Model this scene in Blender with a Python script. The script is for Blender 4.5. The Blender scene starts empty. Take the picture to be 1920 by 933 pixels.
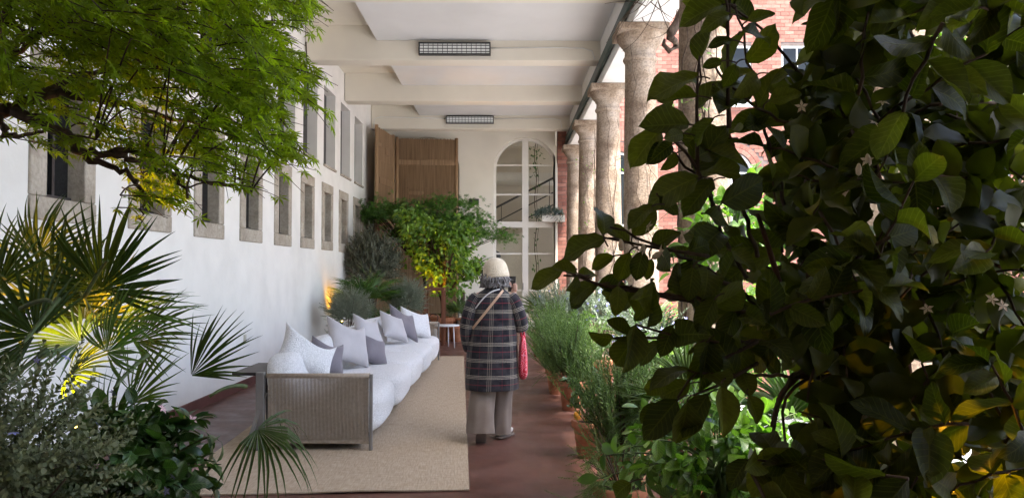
import bpy, bmesh, math, random
import numpy as np
from mathutils import Vector, Matrix

# ------------------------------------------------------------------ camera, sky, sun, exposure
SC = bpy.context.scene
COL = SC.collection
R = math.radians
FPX, CX, CY = 1420.0, 960.0, 466.5          # focal length and centre of the 1920x933 frame
CAMZ = 1.55
cam_data = bpy.data.cameras.new('camera')
cam_data.sensor_width = 36.0
cam_data.lens = FPX / 1920.0 * 36.0
cam_data.clip_start = 0.05
cam_data.clip_end = 3000.0
cam = bpy.data.objects.new('camera', cam_data)
COL.objects.link(cam)
cam.location = (0, 0, CAMZ)
cam.rotation_euler = (R(90 + 1.57), 0, R(-0.40))
SC.camera = cam
CAMR = cam.rotation_euler.to_matrix()

world = bpy.data.worlds.new('World')
SC.world = world
world.use_nodes = True
wn = world.node_tree
bg = wn.nodes['Background']
sky = wn.nodes.new('ShaderNodeTexSky')
sky.sky_type = 'NISHITA'
sky.sun_disc = False
SUN_TO = Vector((0.30, -0.24, 0.92)).normalized()      # direction towards the sun
sky.sun_elevation = math.asin(SUN_TO.z)
sky.sun_rotation = math.atan2(SUN_TO.x, SUN_TO.y)
sky.air_density = 1.0
sky.dust_density = 3.0
sky.ozone_density = 1.0
wn.links.new(sky.outputs[0], bg.inputs[0])
bg.inputs[1].default_value = 0.15
sun_data = bpy.data.lights.new('sun', 'SUN')
sun_data.energy = 3.0
sun_data.angle = R(3.0)
sun_data.color = (1.0, 0.95, 0.87)
sun = bpy.data.objects.new('sun', sun_data)
COL.objects.link(sun)
sun.rotation_euler = SUN_TO.to_track_quat('Z', 'Y').to_euler()
sun.location = (20, -30, 40)
SC.view_settings.view_transform = 'Standard'
SC.view_settings.look = 'None'
SC.view_settings.exposure = 2.68
SC.view_settings.gamma = 1.0
SC.view_settings.use_curve_mapping = False
SC.cycles.use_denoising = True
SC.cycles.max_bounces = 9
SC.cycles.diffuse_bounces = 6
SC.cycles.transparent_max_bounces = 12
SC.cycles.sample_clamp_indirect = 6.0

rng = np.random.default_rng(7)
random.seed(7)

def ray(px, py):
    v = Vector(((px - CX) / FPX, -(py - CY) / FPX, -1.0))
    return CAMR @ v

def at(px, py, Y):
    """the point seen at a photo pixel, at distance Y down the loggia"""
    d = ray(px, py)
    t = Y / d.y
    return np.array((d.x * t, Y, CAMZ + d.z * t))

# ------------------------------------------------------------------ materials
MATS = {}
def nd(nt, typ, **kw):
    n = nt.nodes.new(typ)
    for k, v in kw.items():
        setattr(n, k, v)
    return n

def ramp(nt, fac, stops):
    r = nd(nt, 'ShaderNodeValToRGB')
    els = r.color_ramp.elements
    while len(els) > 1:
        els.remove(els[-1])
    els[0].position = stops[0][0]; els[0].color = (*stops[0][1], 1)
    for p, c in stops[1:]:
        e = els.new(p); e.color = (*c, 1)
    nt.links.new(fac, r.inputs[0])
    return r.outputs[0]

def noise(nt, vec, scale, detail=4, rough=0.55, dist=0.0):
    n = nd(nt, 'ShaderNodeTexNoise')
    n.inputs['Scale'].default_value = scale
    n.inputs['Detail'].default_value = detail
    n.inputs['Roughness'].default_value = rough
    n.inputs['Distortion'].default_value = dist
    if vec is not None:
        nt.links.new(vec, n.inputs['Vector'])
    return n.outputs[0]

def surf(name, stops, scale=4.0, rough=0.8, spec=0.3, bump=0.0, bscale=None, bdist=0.01, stretch=None, detail=5,
         coord='Object', fine=None, metallic=0.0, sheen=0.0, coat=0.0):
    """procedural surface: noise-driven colour, noise relief"""
    m = bpy.data.materials.new(name); m.use_nodes = True
    nt = m.node_tree; b = nt.nodes['Principled BSDF']
    tc = nd(nt, 'ShaderNodeTexCoord')
    vec = tc.outputs[coord]
    if stretch:
        mp = nd(nt, 'ShaderNodeMapping'); mp.inputs['Scale'].default_value = stretch
        nt.links.new(vec, mp.inputs[0]); vec = mp.outputs[0]
    f = noise(nt, vec, scale, detail)
    if len(stops) == 1:
        b.inputs['Base Color'].default_value = (*stops[0], 1)
    else:
        n = len(stops)
        c = ramp(nt, f, [(0.3 + 0.4 * i / (n - 1), s) for i, s in enumerate(stops)])
        if fine:
            f2 = noise(nt, vec, fine[0], 3)
            mx = nd(nt, 'ShaderNodeMix', data_type='RGBA', blend_type='MULTIPLY')
            mx.inputs[0].default_value = fine[1]
            c2 = ramp(nt, f2, [(0.35, (0.25, 0.25, 0.25)), (0.6, (1, 1, 1))])
            nt.links.new(c, mx.inputs[6]); nt.links.new(c2, mx.inputs[7])
            c = mx.outputs[2]
        nt.links.new(c, b.inputs['Base Color'])
    b.inputs['Roughness'].default_value = rough
    b.inputs['Specular IOR Level'].default_value = spec
    b.inputs['Metallic'].default_value = metallic
    b.inputs['Sheen Weight'].default_value = sheen
    b.inputs['Coat Weight'].default_value = coat
    if bump:
        f3 = noise(nt, vec, bscale or scale * 6, 6)
        bp = nd(nt, 'ShaderNodeBump')
        bp.inputs['Strength'].default_value = bump
        bp.inputs['Distance'].default_value = bdist
        nt.links.new(f3, bp.inputs['Height'])
        nt.links.new(bp.outputs[0], b.inputs['Normal'])
    MATS[name] = m
    return m

def leafmat(name, dark, light, rough=0.45, trans=0.35, tcol=None, spec=0.5, island=True, vein=0.0, back=None):
    m = bpy.data.materials.new(name); m.use_nodes = True
    nt = m.node_tree; b = nt.nodes['Principled BSDF']; out = nt.nodes['Material Output']
    if island:
        g = nd(nt, 'ShaderNodeNewGeometry'); fac = g.outputs['Random Per Island']
    else:
        g = nd(nt, 'ShaderNodeObjectInfo'); fac = g.outputs['Random']
    mid = tuple((a + c) / 2 for a, c in zip(dark, light))
    c = ramp(nt, fac, [(0.0, dark), (0.45, mid), (0.9, light), (1.0, tuple(min(1, x * 1.3) for x in light))])
    tc = nd(nt, 'ShaderNodeTexCoord')
    f = noise(nt, tc.outputs['Object'], 30 if island else 9, 3)
    mx = nd(nt, 'ShaderNodeMix', data_type='RGBA', blend_type='MULTIPLY'); mx.inputs[0].default_value = 0.6
    c2 = ramp(nt, f, [(0.3, (0.6, 0.6, 0.55)), (0.65, (1.1, 1.1, 1.0))])
    nt.links.new(c, mx.inputs[6]); nt.links.new(c2, mx.inputs[7])
    c = mx.outputs[2]
    if vein:
        uv = nd(nt, 'ShaderNodeUVMap')
        sx = nd(nt, 'ShaderNodeSeparateXYZ'); nt.links.new(uv.outputs[0], sx.inputs[0])
        a = nd(nt, 'ShaderNodeMath', operation='ABSOLUTE'); nt.links.new(sx.outputs[0], a.inputs[0])
        # side veins: sin(v*k - |u|*j)
        m1 = nd(nt, 'ShaderNodeMath', operation='MULTIPLY'); m1.inputs[1].default_value = 55.0; nt.links.new(sx.outputs[1], m1.inputs[0])
        m2 = nd(nt, 'ShaderNodeMath', operation='MULTIPLY'); m2.inputs[1].default_value = 14.0; nt.links.new(a.outputs[0], m2.inputs[0])
        s = nd(nt, 'ShaderNodeMath', operation='SUBTRACT'); nt.links.new(m1.outputs[0], s.inputs[0]); nt.links.new(m2.outputs[0], s.inputs[1])
        sn = nd(nt, 'ShaderNodeMath', operation='SINE'); nt.links.new(s.outputs[0], sn.inputs[0])
        v1 = nd(nt, 'ShaderNodeMapRange'); v1.inputs[1].default_value = 0.86; v1.inputs[2].default_value = 1.0; nt.links.new(sn.outputs[0], v1.inputs[0])
        v2 = nd(nt, 'ShaderNodeMapRange'); v2.inputs[1].default_value = 0.07; v2.inputs[2].default_value = 0.02; nt.links.new(a.outputs[0], v2.inputs[0])
        vm = nd(nt, 'ShaderNodeMath', operation='MAXIMUM'); nt.links.new(v1.outputs[0], vm.inputs[0]); nt.links.new(v2.outputs[0], vm.inputs[1])
        vs = nd(nt, 'ShaderNodeMath', operation='MULTIPLY'); vs.inputs[1].default_value = vein; nt.links.new(vm.outputs[0], vs.inputs[0])
        mv = nd(nt, 'ShaderNodeMix', data_type='RGBA'); nt.links.new(vs.outputs[0], mv.inputs[0]); nt.links.new(c, mv.inputs[6])
        mv.inputs[7].default_value = (*[min(1, x * 2.2 + 0.02) for x in light], 1)
        c = mv.outputs[2]
        bp = nd(nt, 'ShaderNodeBump'); bp.inputs['Strength'].default_value = 0.35; bp.inputs['Distance'].default_value = 0.002
        bp.invert = True
        nt.links.new(vm.outputs[0], bp.inputs['Height']); nt.links.new(bp.outputs[0], b.inputs['Normal'])
    nt.links.new(c, b.inputs['Base Color'])
    b.inputs['Roughness'].default_value = rough
    b.inputs['Specular IOR Level'].default_value = spec
    if trans:
        t = nd(nt, 'ShaderNodeBsdfTranslucent')
        hs = nd(nt, 'ShaderNodeMix', data_type='RGBA', blend_type='MULTIPLY'); hs.inputs[0].default_value = 1.0
        nt.links.new(c, hs.inputs[6])
        hs.inputs[7].default_value = (*(tcol or (1.9, 2.3, 0.6)), 1)
        nt.links.new(hs.outputs[2], t.inputs[0])
        ms = nd(nt, 'ShaderNodeMixShader'); ms.inputs[0].default_value = trans
        nt.links.new(b.outputs[0], ms.inputs[1]); nt.links.new(t.outputs[0], ms.inputs[2])
        nt.links.new(ms.outputs[0], out.inputs[0])
    MATS[name] = m
    return m

# plaster, ceiling, stone, floor
surf('wall_plaster', [(0.75, 0.73, 0.685), (0.80, 0.78, 0.735), (0.82, 0.80, 0.76)], 0.7, 0.9, 0.2, 0.25, 14, 0.012, fine=(2.2, 0.09))
surf('cream_plaster', [(0.68, 0.63, 0.53), (0.73, 0.68, 0.575), (0.76, 0.71, 0.61)], 0.5, 0.85, 0.2, 0.15, 10, 0.008, fine=(1.2, 0.06))
surf('ceiling_panel', [(0.62, 0.615, 0.60), (0.67, 0.665, 0.65), (0.70, 0.695, 0.68)], 0.5, 0.85, 0.2, 0.1, 6, 0.006, fine=(0.8, 0.08))
surf('stone_trim', [(0.33, 0.285, 0.225), (0.42, 0.37, 0.30), (0.50, 0.45, 0.38)], 4, 0.9, 0.2, 0.6, 38, 0.010, fine=(30, 0.28))
surf('column_stone', [(0.19, 0.13, 0.088), (0.33, 0.25, 0.18), (0.46, 0.375, 0.295)], 3.6, 0.92, 0.15, 0.8, 50, 0.012, detail=9, fine=(40, 0.5))
surf('floor_paint', [(0.085, 0.034, 0.024), (0.108, 0.046, 0.033), (0.135, 0.062, 0.047)], 1.6, 0.36, 0.5, 0.12, 9, 0.01, fine=(7, 0.3))
surf('skirting_red', [(0.10, 0.04, 0.035), (0.16, 0.07, 0.06)], 4, 0.7, 0.3)
surf('paving', [(0.33, 0.33, 0.34), (0.46, 0.46, 0.47)], 0.8, 0.9, 0.2, 0.3, 8)
surf('mortar', [(0.13, 0.10, 0.09), (0.20, 0.16, 0.14)], 5, 0.95, 0.1)
surf('green_metal', [(0.012, 0.035, 0.03), (0.03, 0.06, 0.05)], 6, 0.5, 0.4)
surf('white_paint', [(0.68, 0.67, 0.63), (0.77, 0.76, 0.73)], 2, 0.55, 0.4)
surf('warm_white_paint', [(0.58, 0.54, 0.48), (0.68, 0.65, 0.58)], 2, 0.55, 0.4)
surf('beige_room', [(0.60, 0.54, 0.44), (0.68, 0.62, 0.52)], 1, 0.9, 0.2)
surf('black_metal', [(0.012, 0.012, 0.012), (0.03, 0.03, 0.03)], 8, 0.45, 0.5)
surf('dark_wood', [(0.025, 0.02, 0.018), (0.05, 0.04, 0.035)], 9, 0.5, 0.4)
surf('grey_frame', [(0.14, 0.13, 0.12), (0.19, 0.175, 0.16)], 6, 0.5, 0.4)
surf('rust_wood', [(0.09, 0.03, 0.014), (0.16, 0.06, 0.03)], 8, 0.6, 0.3, stretch=(1, 1, .15))
surf('rope', [(0.29, 0.235, 0.18), (0.39, 0.325, 0.26)], 40, 0.85, 0.2, 0.4, 300, 0.003)
surf('boucle', [(0.70, 0.70, 0.71), (0.76, 0.76, 0.77)], 30, 0.95, 0.1, 0.9, 95, 0.014, sheen=0.3, fine=(75, 0.28))
surf('cushion_pale', [(0.40, 0.38, 0.39), (0.46, 0.44, 0.45)], 6, 0.95, 0.1, 0.35, 60, 0.006, sheen=0.3)
surf('cushion_slate', [(0.145, 0.13, 0.15), (0.19, 0.175, 0.195)], 6, 0.95, 0.1, 0.35, 60, 0.006, sheen=0.3)
surf('terracotta', [(0.32, 0.115, 0.055), (0.42, 0.17, 0.09), (0.48, 0.23, 0.14)], 7, 0.85, 0.2, 0.3, 30, 0.006, fine=(12, 0.25))
surf('soil', [(0.02, 0.013, 0.009), (0.05, 0.035, 0.025)], 30, 0.95, 0.1, 0.9, 60, 0.02)
surf('bark', [(0.03, 0.02, 0.013), (0.075, 0.05, 0.035), (0.12, 0.085, 0.06)], 18, 0.9, 0.2, 0.7, 60, 0.006, stretch=(1, 1, .4))
surf('bark_red', [(0.05, 0.022, 0.013), (0.10, 0.045, 0.028)], 18, 0.85, 0.2, 0.6, 60, 0.005)
surf('green_stem', [(0.06, 0.09, 0.03), (0.10, 0.13, 0.05)], 18, 0.6, 0.3)
surf('tabletop_white', [(0.62, 0.63, 0.65), (0.68, 0.69, 0.71)], 3, 0.35, 0.5)
surf('bamboo_cane', [(0.15, 0.09, 0.045), (0.24, 0.15, 0.08), (0.32, 0.21, 0.12)], 5, 0.7, 0.3, 0.3, 40, 0.004, stretch=(9, 9, 0.25))
surf('bamboo_pole', [(0.28, 0.17, 0.09), (0.38, 0.25, 0.14)], 4, 0.6, 0.3, stretch=(1, 1, .3))
surf('skin', [(0.40, 0.23, 0.17), (0.48, 0.29, 0.22)], 9, 0.6, 0.3)
surf('hair_grey', [(0.04, 0.037, 0.037), (0.16, 0.15, 0.15), (0.34, 0.33, 0.33)], 26, 0.6, 0.4, 0.6, 90, 0.006)
surf('hat_wool', [(0.60, 0.50, 0.37), (0.70, 0.61, 0.47)], 30, 0.95, 0.1, 0.9, 120, 0.008, sheen=0.3)
surf('trousers_taupe', [(0.155, 0.12, 0.10), (0.21, 0.17, 0.145)], 5, 0.85, 0.2, 0.3, 70, 0.004, sheen=0.2)
surf('shoe_white', [(0.45, 0.41, 0.38), (0.55, 0.51, 0.48)], 9, 0.7, 0.3)
surf('shoe_sole', [(0.14, 0.11, 0.095), (0.2, 0.16, 0.14)], 9, 0.8, 0.2)
surf('strap_tan', [(0.42, 0.27, 0.18), (0.50, 0.34, 0.24)], 9, 0.6, 0.3)
surf('strap_pale', [(0.52, 0.50, 0.52), (0.58, 0.56, 0.58)], 9, 0.6, 0.3)
surf('petal_white', [(0.55, 0.44, 0.30), (0.70, 0.60, 0.46)], 20, 0.6, 0.3)
surf('petal_pink', [(0.62, 0.36, 0.40), (0.75, 0.52, 0.54)], 20, 0.6, 0.3)
surf('petal_blue', [(0.22, 0.23, 0.52), (0.36, 0.37, 0.66)], 20, 0.6, 0.3)
surf('lemon_peel', [(0.62, 0.24, 0.02), (0.74, 0.36, 0.03)], 9, 0.45, 0.5, 0.3, 60, 0.003)
surf('switch_cream', [(0.5, 0.47, 0.38)], 3, 0.5, 0.4)

def worn_floor():
    """scuffed paint: uneven gloss and faint tile joints under the coat"""
    nt = MATS['floor_paint'].node_tree; b = nt.nodes['Principled BSDF']
    tc = nd(nt, 'ShaderNodeTexCoord')
    f = noise(nt, tc.outputs['Object'], 3.2, 6, 0.65)
    mr = nd(nt, 'ShaderNodeMapRange'); mr.inputs[1].default_value = 0.3; mr.inputs[2].default_value = 0.7; mr.inputs[3].default_value = 0.30; mr.inputs[4].default_value = 0.62
    nt.links.new(f, mr.inputs[0]); nt.links.new(mr.outputs[0], b.inputs['Roughness'])
    br = nd(nt, 'ShaderNodeTexBrick'); br.inputs['Scale'].default_value = 1.0; br.inputs['Brick Width'].default_value = 0.24; br.inputs['Row Height'].default_value = 0.12; br.inputs['Mortar Size'].default_value = 0.004
    nt.links.new(tc.outputs['Object'], br.inputs['Vector'])
    bp2 = nd(nt, 'ShaderNodeBump'); bp2.inputs['Strength'].default_value = 0.22; bp2.inputs['Distance'].default_value = 0.003; bp2.invert = True
    nt.links.new(br.outputs['Fac'], bp2.inputs['Height'])
    old = b.inputs['Normal'].links[0].from_socket; nt.links.new(old, bp2.inputs['Normal']); nt.links.new(bp2.outputs[0], b.inputs['Normal'])
worn_floor()

def brick_mat():
    m = bpy.data.materials.new('brick_red'); m.use_nodes = True
    nt = m.node_tree; b = nt.nodes['Principled BSDF']
    g = nd(nt, 'ShaderNodeNewGeometry'); oi = nd(nt, 'ShaderNodeObjectInfo')
    ad = nd(nt, 'ShaderNodeMath', operation='ADD'); nt.links.new(g.outputs['Random Per Island'], ad.inputs[0]); nt.links.new(oi.outputs['Random'], ad.inputs[1])
    fr = nd(nt, 'ShaderNodeMath', operation='FRACT'); nt.links.new(ad.outputs[0], fr.inputs[0])
    c = ramp(nt, fr.outputs[0], [(0, (0.23, 0.085, 0.06)), (0.5, (0.30, 0.125, 0.09)), (1, (0.37, 0.17, 0.125))])
    tc = nd(nt, 'ShaderNodeTexCoord')
    f = noise(nt, tc.outputs['Object'], 22, 4)
    mx = nd(nt, 'ShaderNodeMix', data_type='RGBA', blend_type='MULTIPLY'); mx.inputs[0].default_value = 0.5
    nt.links.new(c, mx.inputs[6]); nt.links.new(ramp(nt, f, [(0.3, (0.6, 0.6, 0.6)), (0.65, (1.1, 1.1, 1.1))]), mx.inputs[7])
    nt.links.new(mx.outputs[2], b.inputs['Base Color']); b.inputs['Roughness'].default_value = 0.9
    MATS['brick_red'] = m
brick_mat()

def glass_mat(name, tint, refl_rough=0.02, opaque=None):
    m = bpy.data.materials.new(name); m.use_nodes = True
    nt = m.node_tree; out = nt.nodes['Material Output']
    if opaque is not None:
        b = nt.nodes['Principled BSDF']
        b.inputs['Base Color'].default_value = (*opaque, 1); b.inputs['Roughness'].default_value = 0.06
        b.inputs['Specular IOR Level'].default_value = 0.5
    else:
        nt.nodes.remove(nt.nodes['Principled BSDF'])
        t = nd(nt, 'ShaderNodeBsdfTransparent'); t.inputs[0].default_value = (*tint, 1)
        g = nd(nt, 'ShaderNodeBsdfGlossy'); g.inputs['Roughness'].default_value = refl_rough
        fr = nd(nt, 'ShaderNodeFresnel'); fr.inputs[0].default_value = 1.5
        ms = nd(nt, 'ShaderNodeMixShader')
        nt.links.new(fr.outputs[0], ms.inputs[0]); nt.links.new(t.outputs[0], ms.inputs[1]); nt.links.new(g.outputs[0], ms.inputs[2])
        nt.links.new(ms.outputs[0], out.inputs[0])
    MATS[name] = m
glass_mat('clear_glass', (0.95, 0.96, 0.95))
glass_mat('dark_glass', None, opaque=(0.012, 0.013, 0.014))
MATS['dark_glass'].node_tree.nodes['Principled BSDF'].inputs['Specular IOR Level'].default_value = 0.25

def emit_mat(name, col, s, base=(0.6, 0.6, 0.6)):
    m = bpy.data.materials.new(name); m.use_nodes = True
    b = m.node_tree.nodes['Principled BSDF']
    b.inputs['Base Color'].default_value = (*base, 1)
    b.inputs['Emission Color'].default_value = (*col, 1); b.inputs['Emission Strength'].default_value = s
    MATS[name] = m
emit_mat('lamp_yellow', (1.0, 0.62, 0.10), 6.0)
emit_mat('lamp_white', (1.0, 0.97, 0.92), 0.05, (0.7, 0.7, 0.7))

def rug_mat():
    m = bpy.data.materials.new('rug_weave'); m.use_nodes = True
    nt = m.node_tree; b = nt.nodes['Principled BSDF']
    tc = nd(nt, 'ShaderNodeTexCoord')
    mp = nd(nt, 'ShaderNodeMapping'); mp.inputs['Scale'].default_value = (10, 95, 1); nt.links.new(tc.outputs['Object'], mp.inputs[0])
    f = noise(nt, mp.outputs[0], 1.0, 3, 0.6)
    mp2 = nd(nt, 'ShaderNodeMapping'); mp2.inputs['Scale'].default_value = (85, 9, 1); nt.links.new(tc.outputs['Object'], mp2.inputs[0])
    f2 = noise(nt, mp2.outputs[0], 1.0, 3, 0.6)
    ad = nd(nt, 'ShaderNodeMath', operation='ADD'); nt.links.new(f, ad.inputs[0]); nt.links.new(f2, ad.inputs[1])
    hf = nd(nt, 'ShaderNodeMath', operation='MULTIPLY'); hf.inputs[1].default_value = 0.5; nt.links.new(ad.outputs[0], hf.inputs[0])
    c = ramp(nt, hf.outputs[0], [(0.36, (0.285, 0.22, 0.155)), (0.5, (0.375, 0.30, 0.22)), (0.64, (0.46, 0.38, 0.29))])
    nt.links.new(c, b.inputs['Base Color']); b.inputs['Roughness'].default_value = 0.95; b.inputs['Specular IOR Level'].default_value = 0.1
    bp = nd(nt, 'ShaderNodeBump'); bp.inputs['Strength'].default_value = 0.8; bp.inputs['Distance'].default_value = 0.008
    nt.links.new(hf.outputs[0], bp.inputs['Height']); nt.links.new(bp.outputs[0], b.inputs['Normal'])
    MATS['rug_weave'] = m
rug_mat()

def plaid_mat():
    m = bpy.data.materials.new('plaid_wool'); m.use_nodes = True
    nt = m.node_tree; b = nt.nodes['Principled BSDF']
    uv = nd(nt, 'ShaderNodeUVMap'); sx = nd(nt, 'ShaderNodeSeparateXYZ'); nt.links.new(uv.outputs[0], sx.inputs[0])
    tc = nd(nt, 'ShaderNodeTexCoord')
    wob = noise(nt, tc.outputs['Object'], 14, 3)
    def lines(src, period, offs, w):
        # union of thin lines at the given offsets (metres) inside one period
        last = None
        for o in offs:
            a = nd(nt, 'ShaderNodeMath', operation='SUBTRACT'); nt.links.new(src, a.inputs[0]); a.inputs[1].default_value = o
            q = nd(nt, 'ShaderNodeMath', operation='PINGPONG'); nt.links.new(a.outputs[0], q.inputs[0]); q.inputs[1].default_value = period / 2
            l = nd(nt, 'ShaderNodeMath', operation='LESS_THAN'); nt.links.new(q.outputs[0], l.inputs[0]); l.inputs[1].default_value = w
            if last is None: last = l.outputs[0]
            else:
                mx = nd(nt, 'ShaderNodeMath', operation='MAXIMUM'); nt.links.new(last, mx.inputs[0]); nt.links.new(l.outputs[0], mx.inputs[1]); last = mx.outputs[0]
        return last
    U, V = sx.outputs[0], sx.outputs[1]
    hz = lines(V, 0.145, (0.0, 0.012, 0.024), 0.0024)
    vt = lines(U, 0.155, (0.0, 0.012, 0.024), 0.0022)
    hr = lines(V, 0.145, (0.09,), 0.0035)
    vr = lines(U, 0.155, (0.095,), 0.0028)
    base = ramp(nt, wob, [(0.35, (0.013, 0.013, 0.017)), (0.6, (0.034, 0.033, 0.039))])
    fuzz = noise(nt, tc.outputs['Object'], 160, 2)
    def over(col, fac, c2, amt):
        mu = nd(nt, 'ShaderNodeMath', operation='MULTIPLY'); nt.links.new(fac, mu.inputs[0])
        fz = nd(nt, 'ShaderNodeMapRange'); nt.links.new(fuzz, fz.inputs[0]); fz.inputs[1].default_value = 0.3; fz.inputs[2].default_value = 0.65
        fz.inputs[3].default_value = amt * 0.55; fz.inputs[4].default_value = amt
        nt.links.new(fz.outputs[0], mu.inputs[1])
        mx = nd(nt, 'ShaderNodeMix', data_type='RGBA'); nt.links.new(mu.outputs[0], mx.inputs[0]); nt.links.new(col, mx.inputs[6]); mx.inputs[7].default_value = (*c2, 1)
        return mx.outputs[2]
    c = over(base, vr, (0.16, 0.03, 0.04), 0.3)
    c = over(c, hr, (0.24, 0.03, 0.045), 0.55)
    c = over(c, vt, (0.38, 0.33, 0.27), 0.4)
    c = over(c, hz, (0.46, 0.41, 0.34), 0.75)
    nt.links.new(c, b.inputs['Base Color']); b.inputs['Roughness'].default_value = 0.95; b.inputs['Specular IOR Level'].default_value = 0.1
    b.inputs['Sheen Weight'].default_value = 0.15
    bp = nd(nt, 'ShaderNodeBump'); bp.inputs['Strength'].default_value = 0.5; bp.inputs['Distance'].default_value = 0.006
    nt.links.new(wob, bp.inputs['Height']); nt.links.new(bp.outputs[0], b.inputs['Normal'])
    MATS['plaid_wool'] = m
plaid_mat()

def bag_mat():
    m = bpy.data.materials.new('bag_swirl'); m.use_nodes = True
    nt = m.node_tree; b = nt.nodes['Principled BSDF']
    tc = nd(nt, 'ShaderNodeTexCoord')
    n = nd(nt, 'ShaderNodeTexNoise'); n.inputs['Scale'].default_value = 15; n.inputs['Detail'].default_value = 0.5; nt.links.new(tc.outputs['Object'], n.inputs[0])
    mu = nd(nt, 'ShaderNodeMath', operation='MULTIPLY'); mu.inputs[1].default_value = 55; nt.links.new(n.outputs[0], mu.inputs[0])
    s = nd(nt, 'ShaderNodeMath', operation='SINE'); nt.links.new(mu.outputs[0], s.inputs[0])
    c = ramp(nt, s.outputs[0], [(0.0, (0.55, 0.012, 0.035)), (0.55, (0.62, 0.02, 0.05)), (0.72, (0.78, 0.30, 0.38))])
    nt.links.new(c, b.inputs['Base Color']); b.inputs['Roughness'].default_value = 0.6
    MATS['bag_swirl'] = m
bag_mat()

# foliage
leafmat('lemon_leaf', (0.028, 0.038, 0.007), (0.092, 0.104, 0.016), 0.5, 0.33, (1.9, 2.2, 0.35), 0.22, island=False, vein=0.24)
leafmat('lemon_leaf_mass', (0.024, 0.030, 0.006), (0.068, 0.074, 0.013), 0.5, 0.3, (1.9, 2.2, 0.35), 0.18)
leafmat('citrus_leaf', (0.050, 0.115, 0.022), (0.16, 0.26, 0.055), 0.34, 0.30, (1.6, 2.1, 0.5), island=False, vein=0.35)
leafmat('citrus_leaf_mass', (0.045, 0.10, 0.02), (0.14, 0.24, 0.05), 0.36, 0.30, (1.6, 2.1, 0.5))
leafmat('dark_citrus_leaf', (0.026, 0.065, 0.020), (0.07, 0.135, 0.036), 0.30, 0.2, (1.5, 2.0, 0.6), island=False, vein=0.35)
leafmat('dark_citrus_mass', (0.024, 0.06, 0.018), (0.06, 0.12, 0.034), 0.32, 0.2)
leafmat('maple_leaf', (0.145, 0.205, 0.015), (0.225, 0.305, 0.023), 0.55, 0.6, (1.7, 1.85, 0.4), 0.25, island=False)
leafmat('maple_leaf_mass', (0.135, 0.195, 0.015), (0.22, 0.30, 0.023), 0.55, 0.6, (1.7, 1.85, 0.4), 0.25)
leafmat('far_maple', (0.04, 0.105, 0.018), (0.09, 0.20, 0.03), 0.55, 0.35)
leafmat('far_lemon', (0.055, 0.13, 0.018), (0.16, 0.27, 0.03), 0.4, 0.3)
leafmat('palm_leaf', (0.036, 0.064, 0.020), (0.085, 0.125, 0.036), 0.5, 0.25, (1.5, 1.8, 0.6), 0.3, island=False)
leafmat('palm_fresh', (0.05, 0.11, 0.03), (0.11, 0.19, 0.05), 0.42, 0.28, (1.5, 1.8, 0.6), island=False)
leafmat('rosemary_leaf', (0.075, 0.135, 0.035), (0.17, 0.27, 0.075), 0.55, 0.2, (1.4, 1.7, 0.7))
leafmat('teucrium_leaf', (0.115, 0.14, 0.065), (0.235, 0.26, 0.145), 0.6, 0.2, (1.3, 1.5, 0.8))
leafmat('germander_leaf', (0.14, 0.19, 0.13), (0.27, 0.32, 0.26), 0.6, 0.2, (1.2, 1.4, 0.9))
leafmat('grey_leaf', (0.15, 0.175, 0.125), (0.30, 0.33, 0.26), 0.65, 0.15, (1.2, 1.3, 0.9))
leafmat('olive_leaf', (0.06, 0.07, 0.045), (0.20, 0.21, 0.16), 0.5, 0.15, (1.2, 1.3, 0.8))
leafmat('dark_shrub', (0.02, 0.06, 0.015), (0.06, 0.13, 0.03), 0.45, 0.25)
leafmat('conifer_blue', (0.03, 0.055, 0.05), (0.09, 0.13, 0.12), 0.6, 0.1)
leafmat('tree_leaf', (0.06, 0.13, 0.02), (0.16, 0.26, 0.04), 0.5, 0.35)

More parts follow.
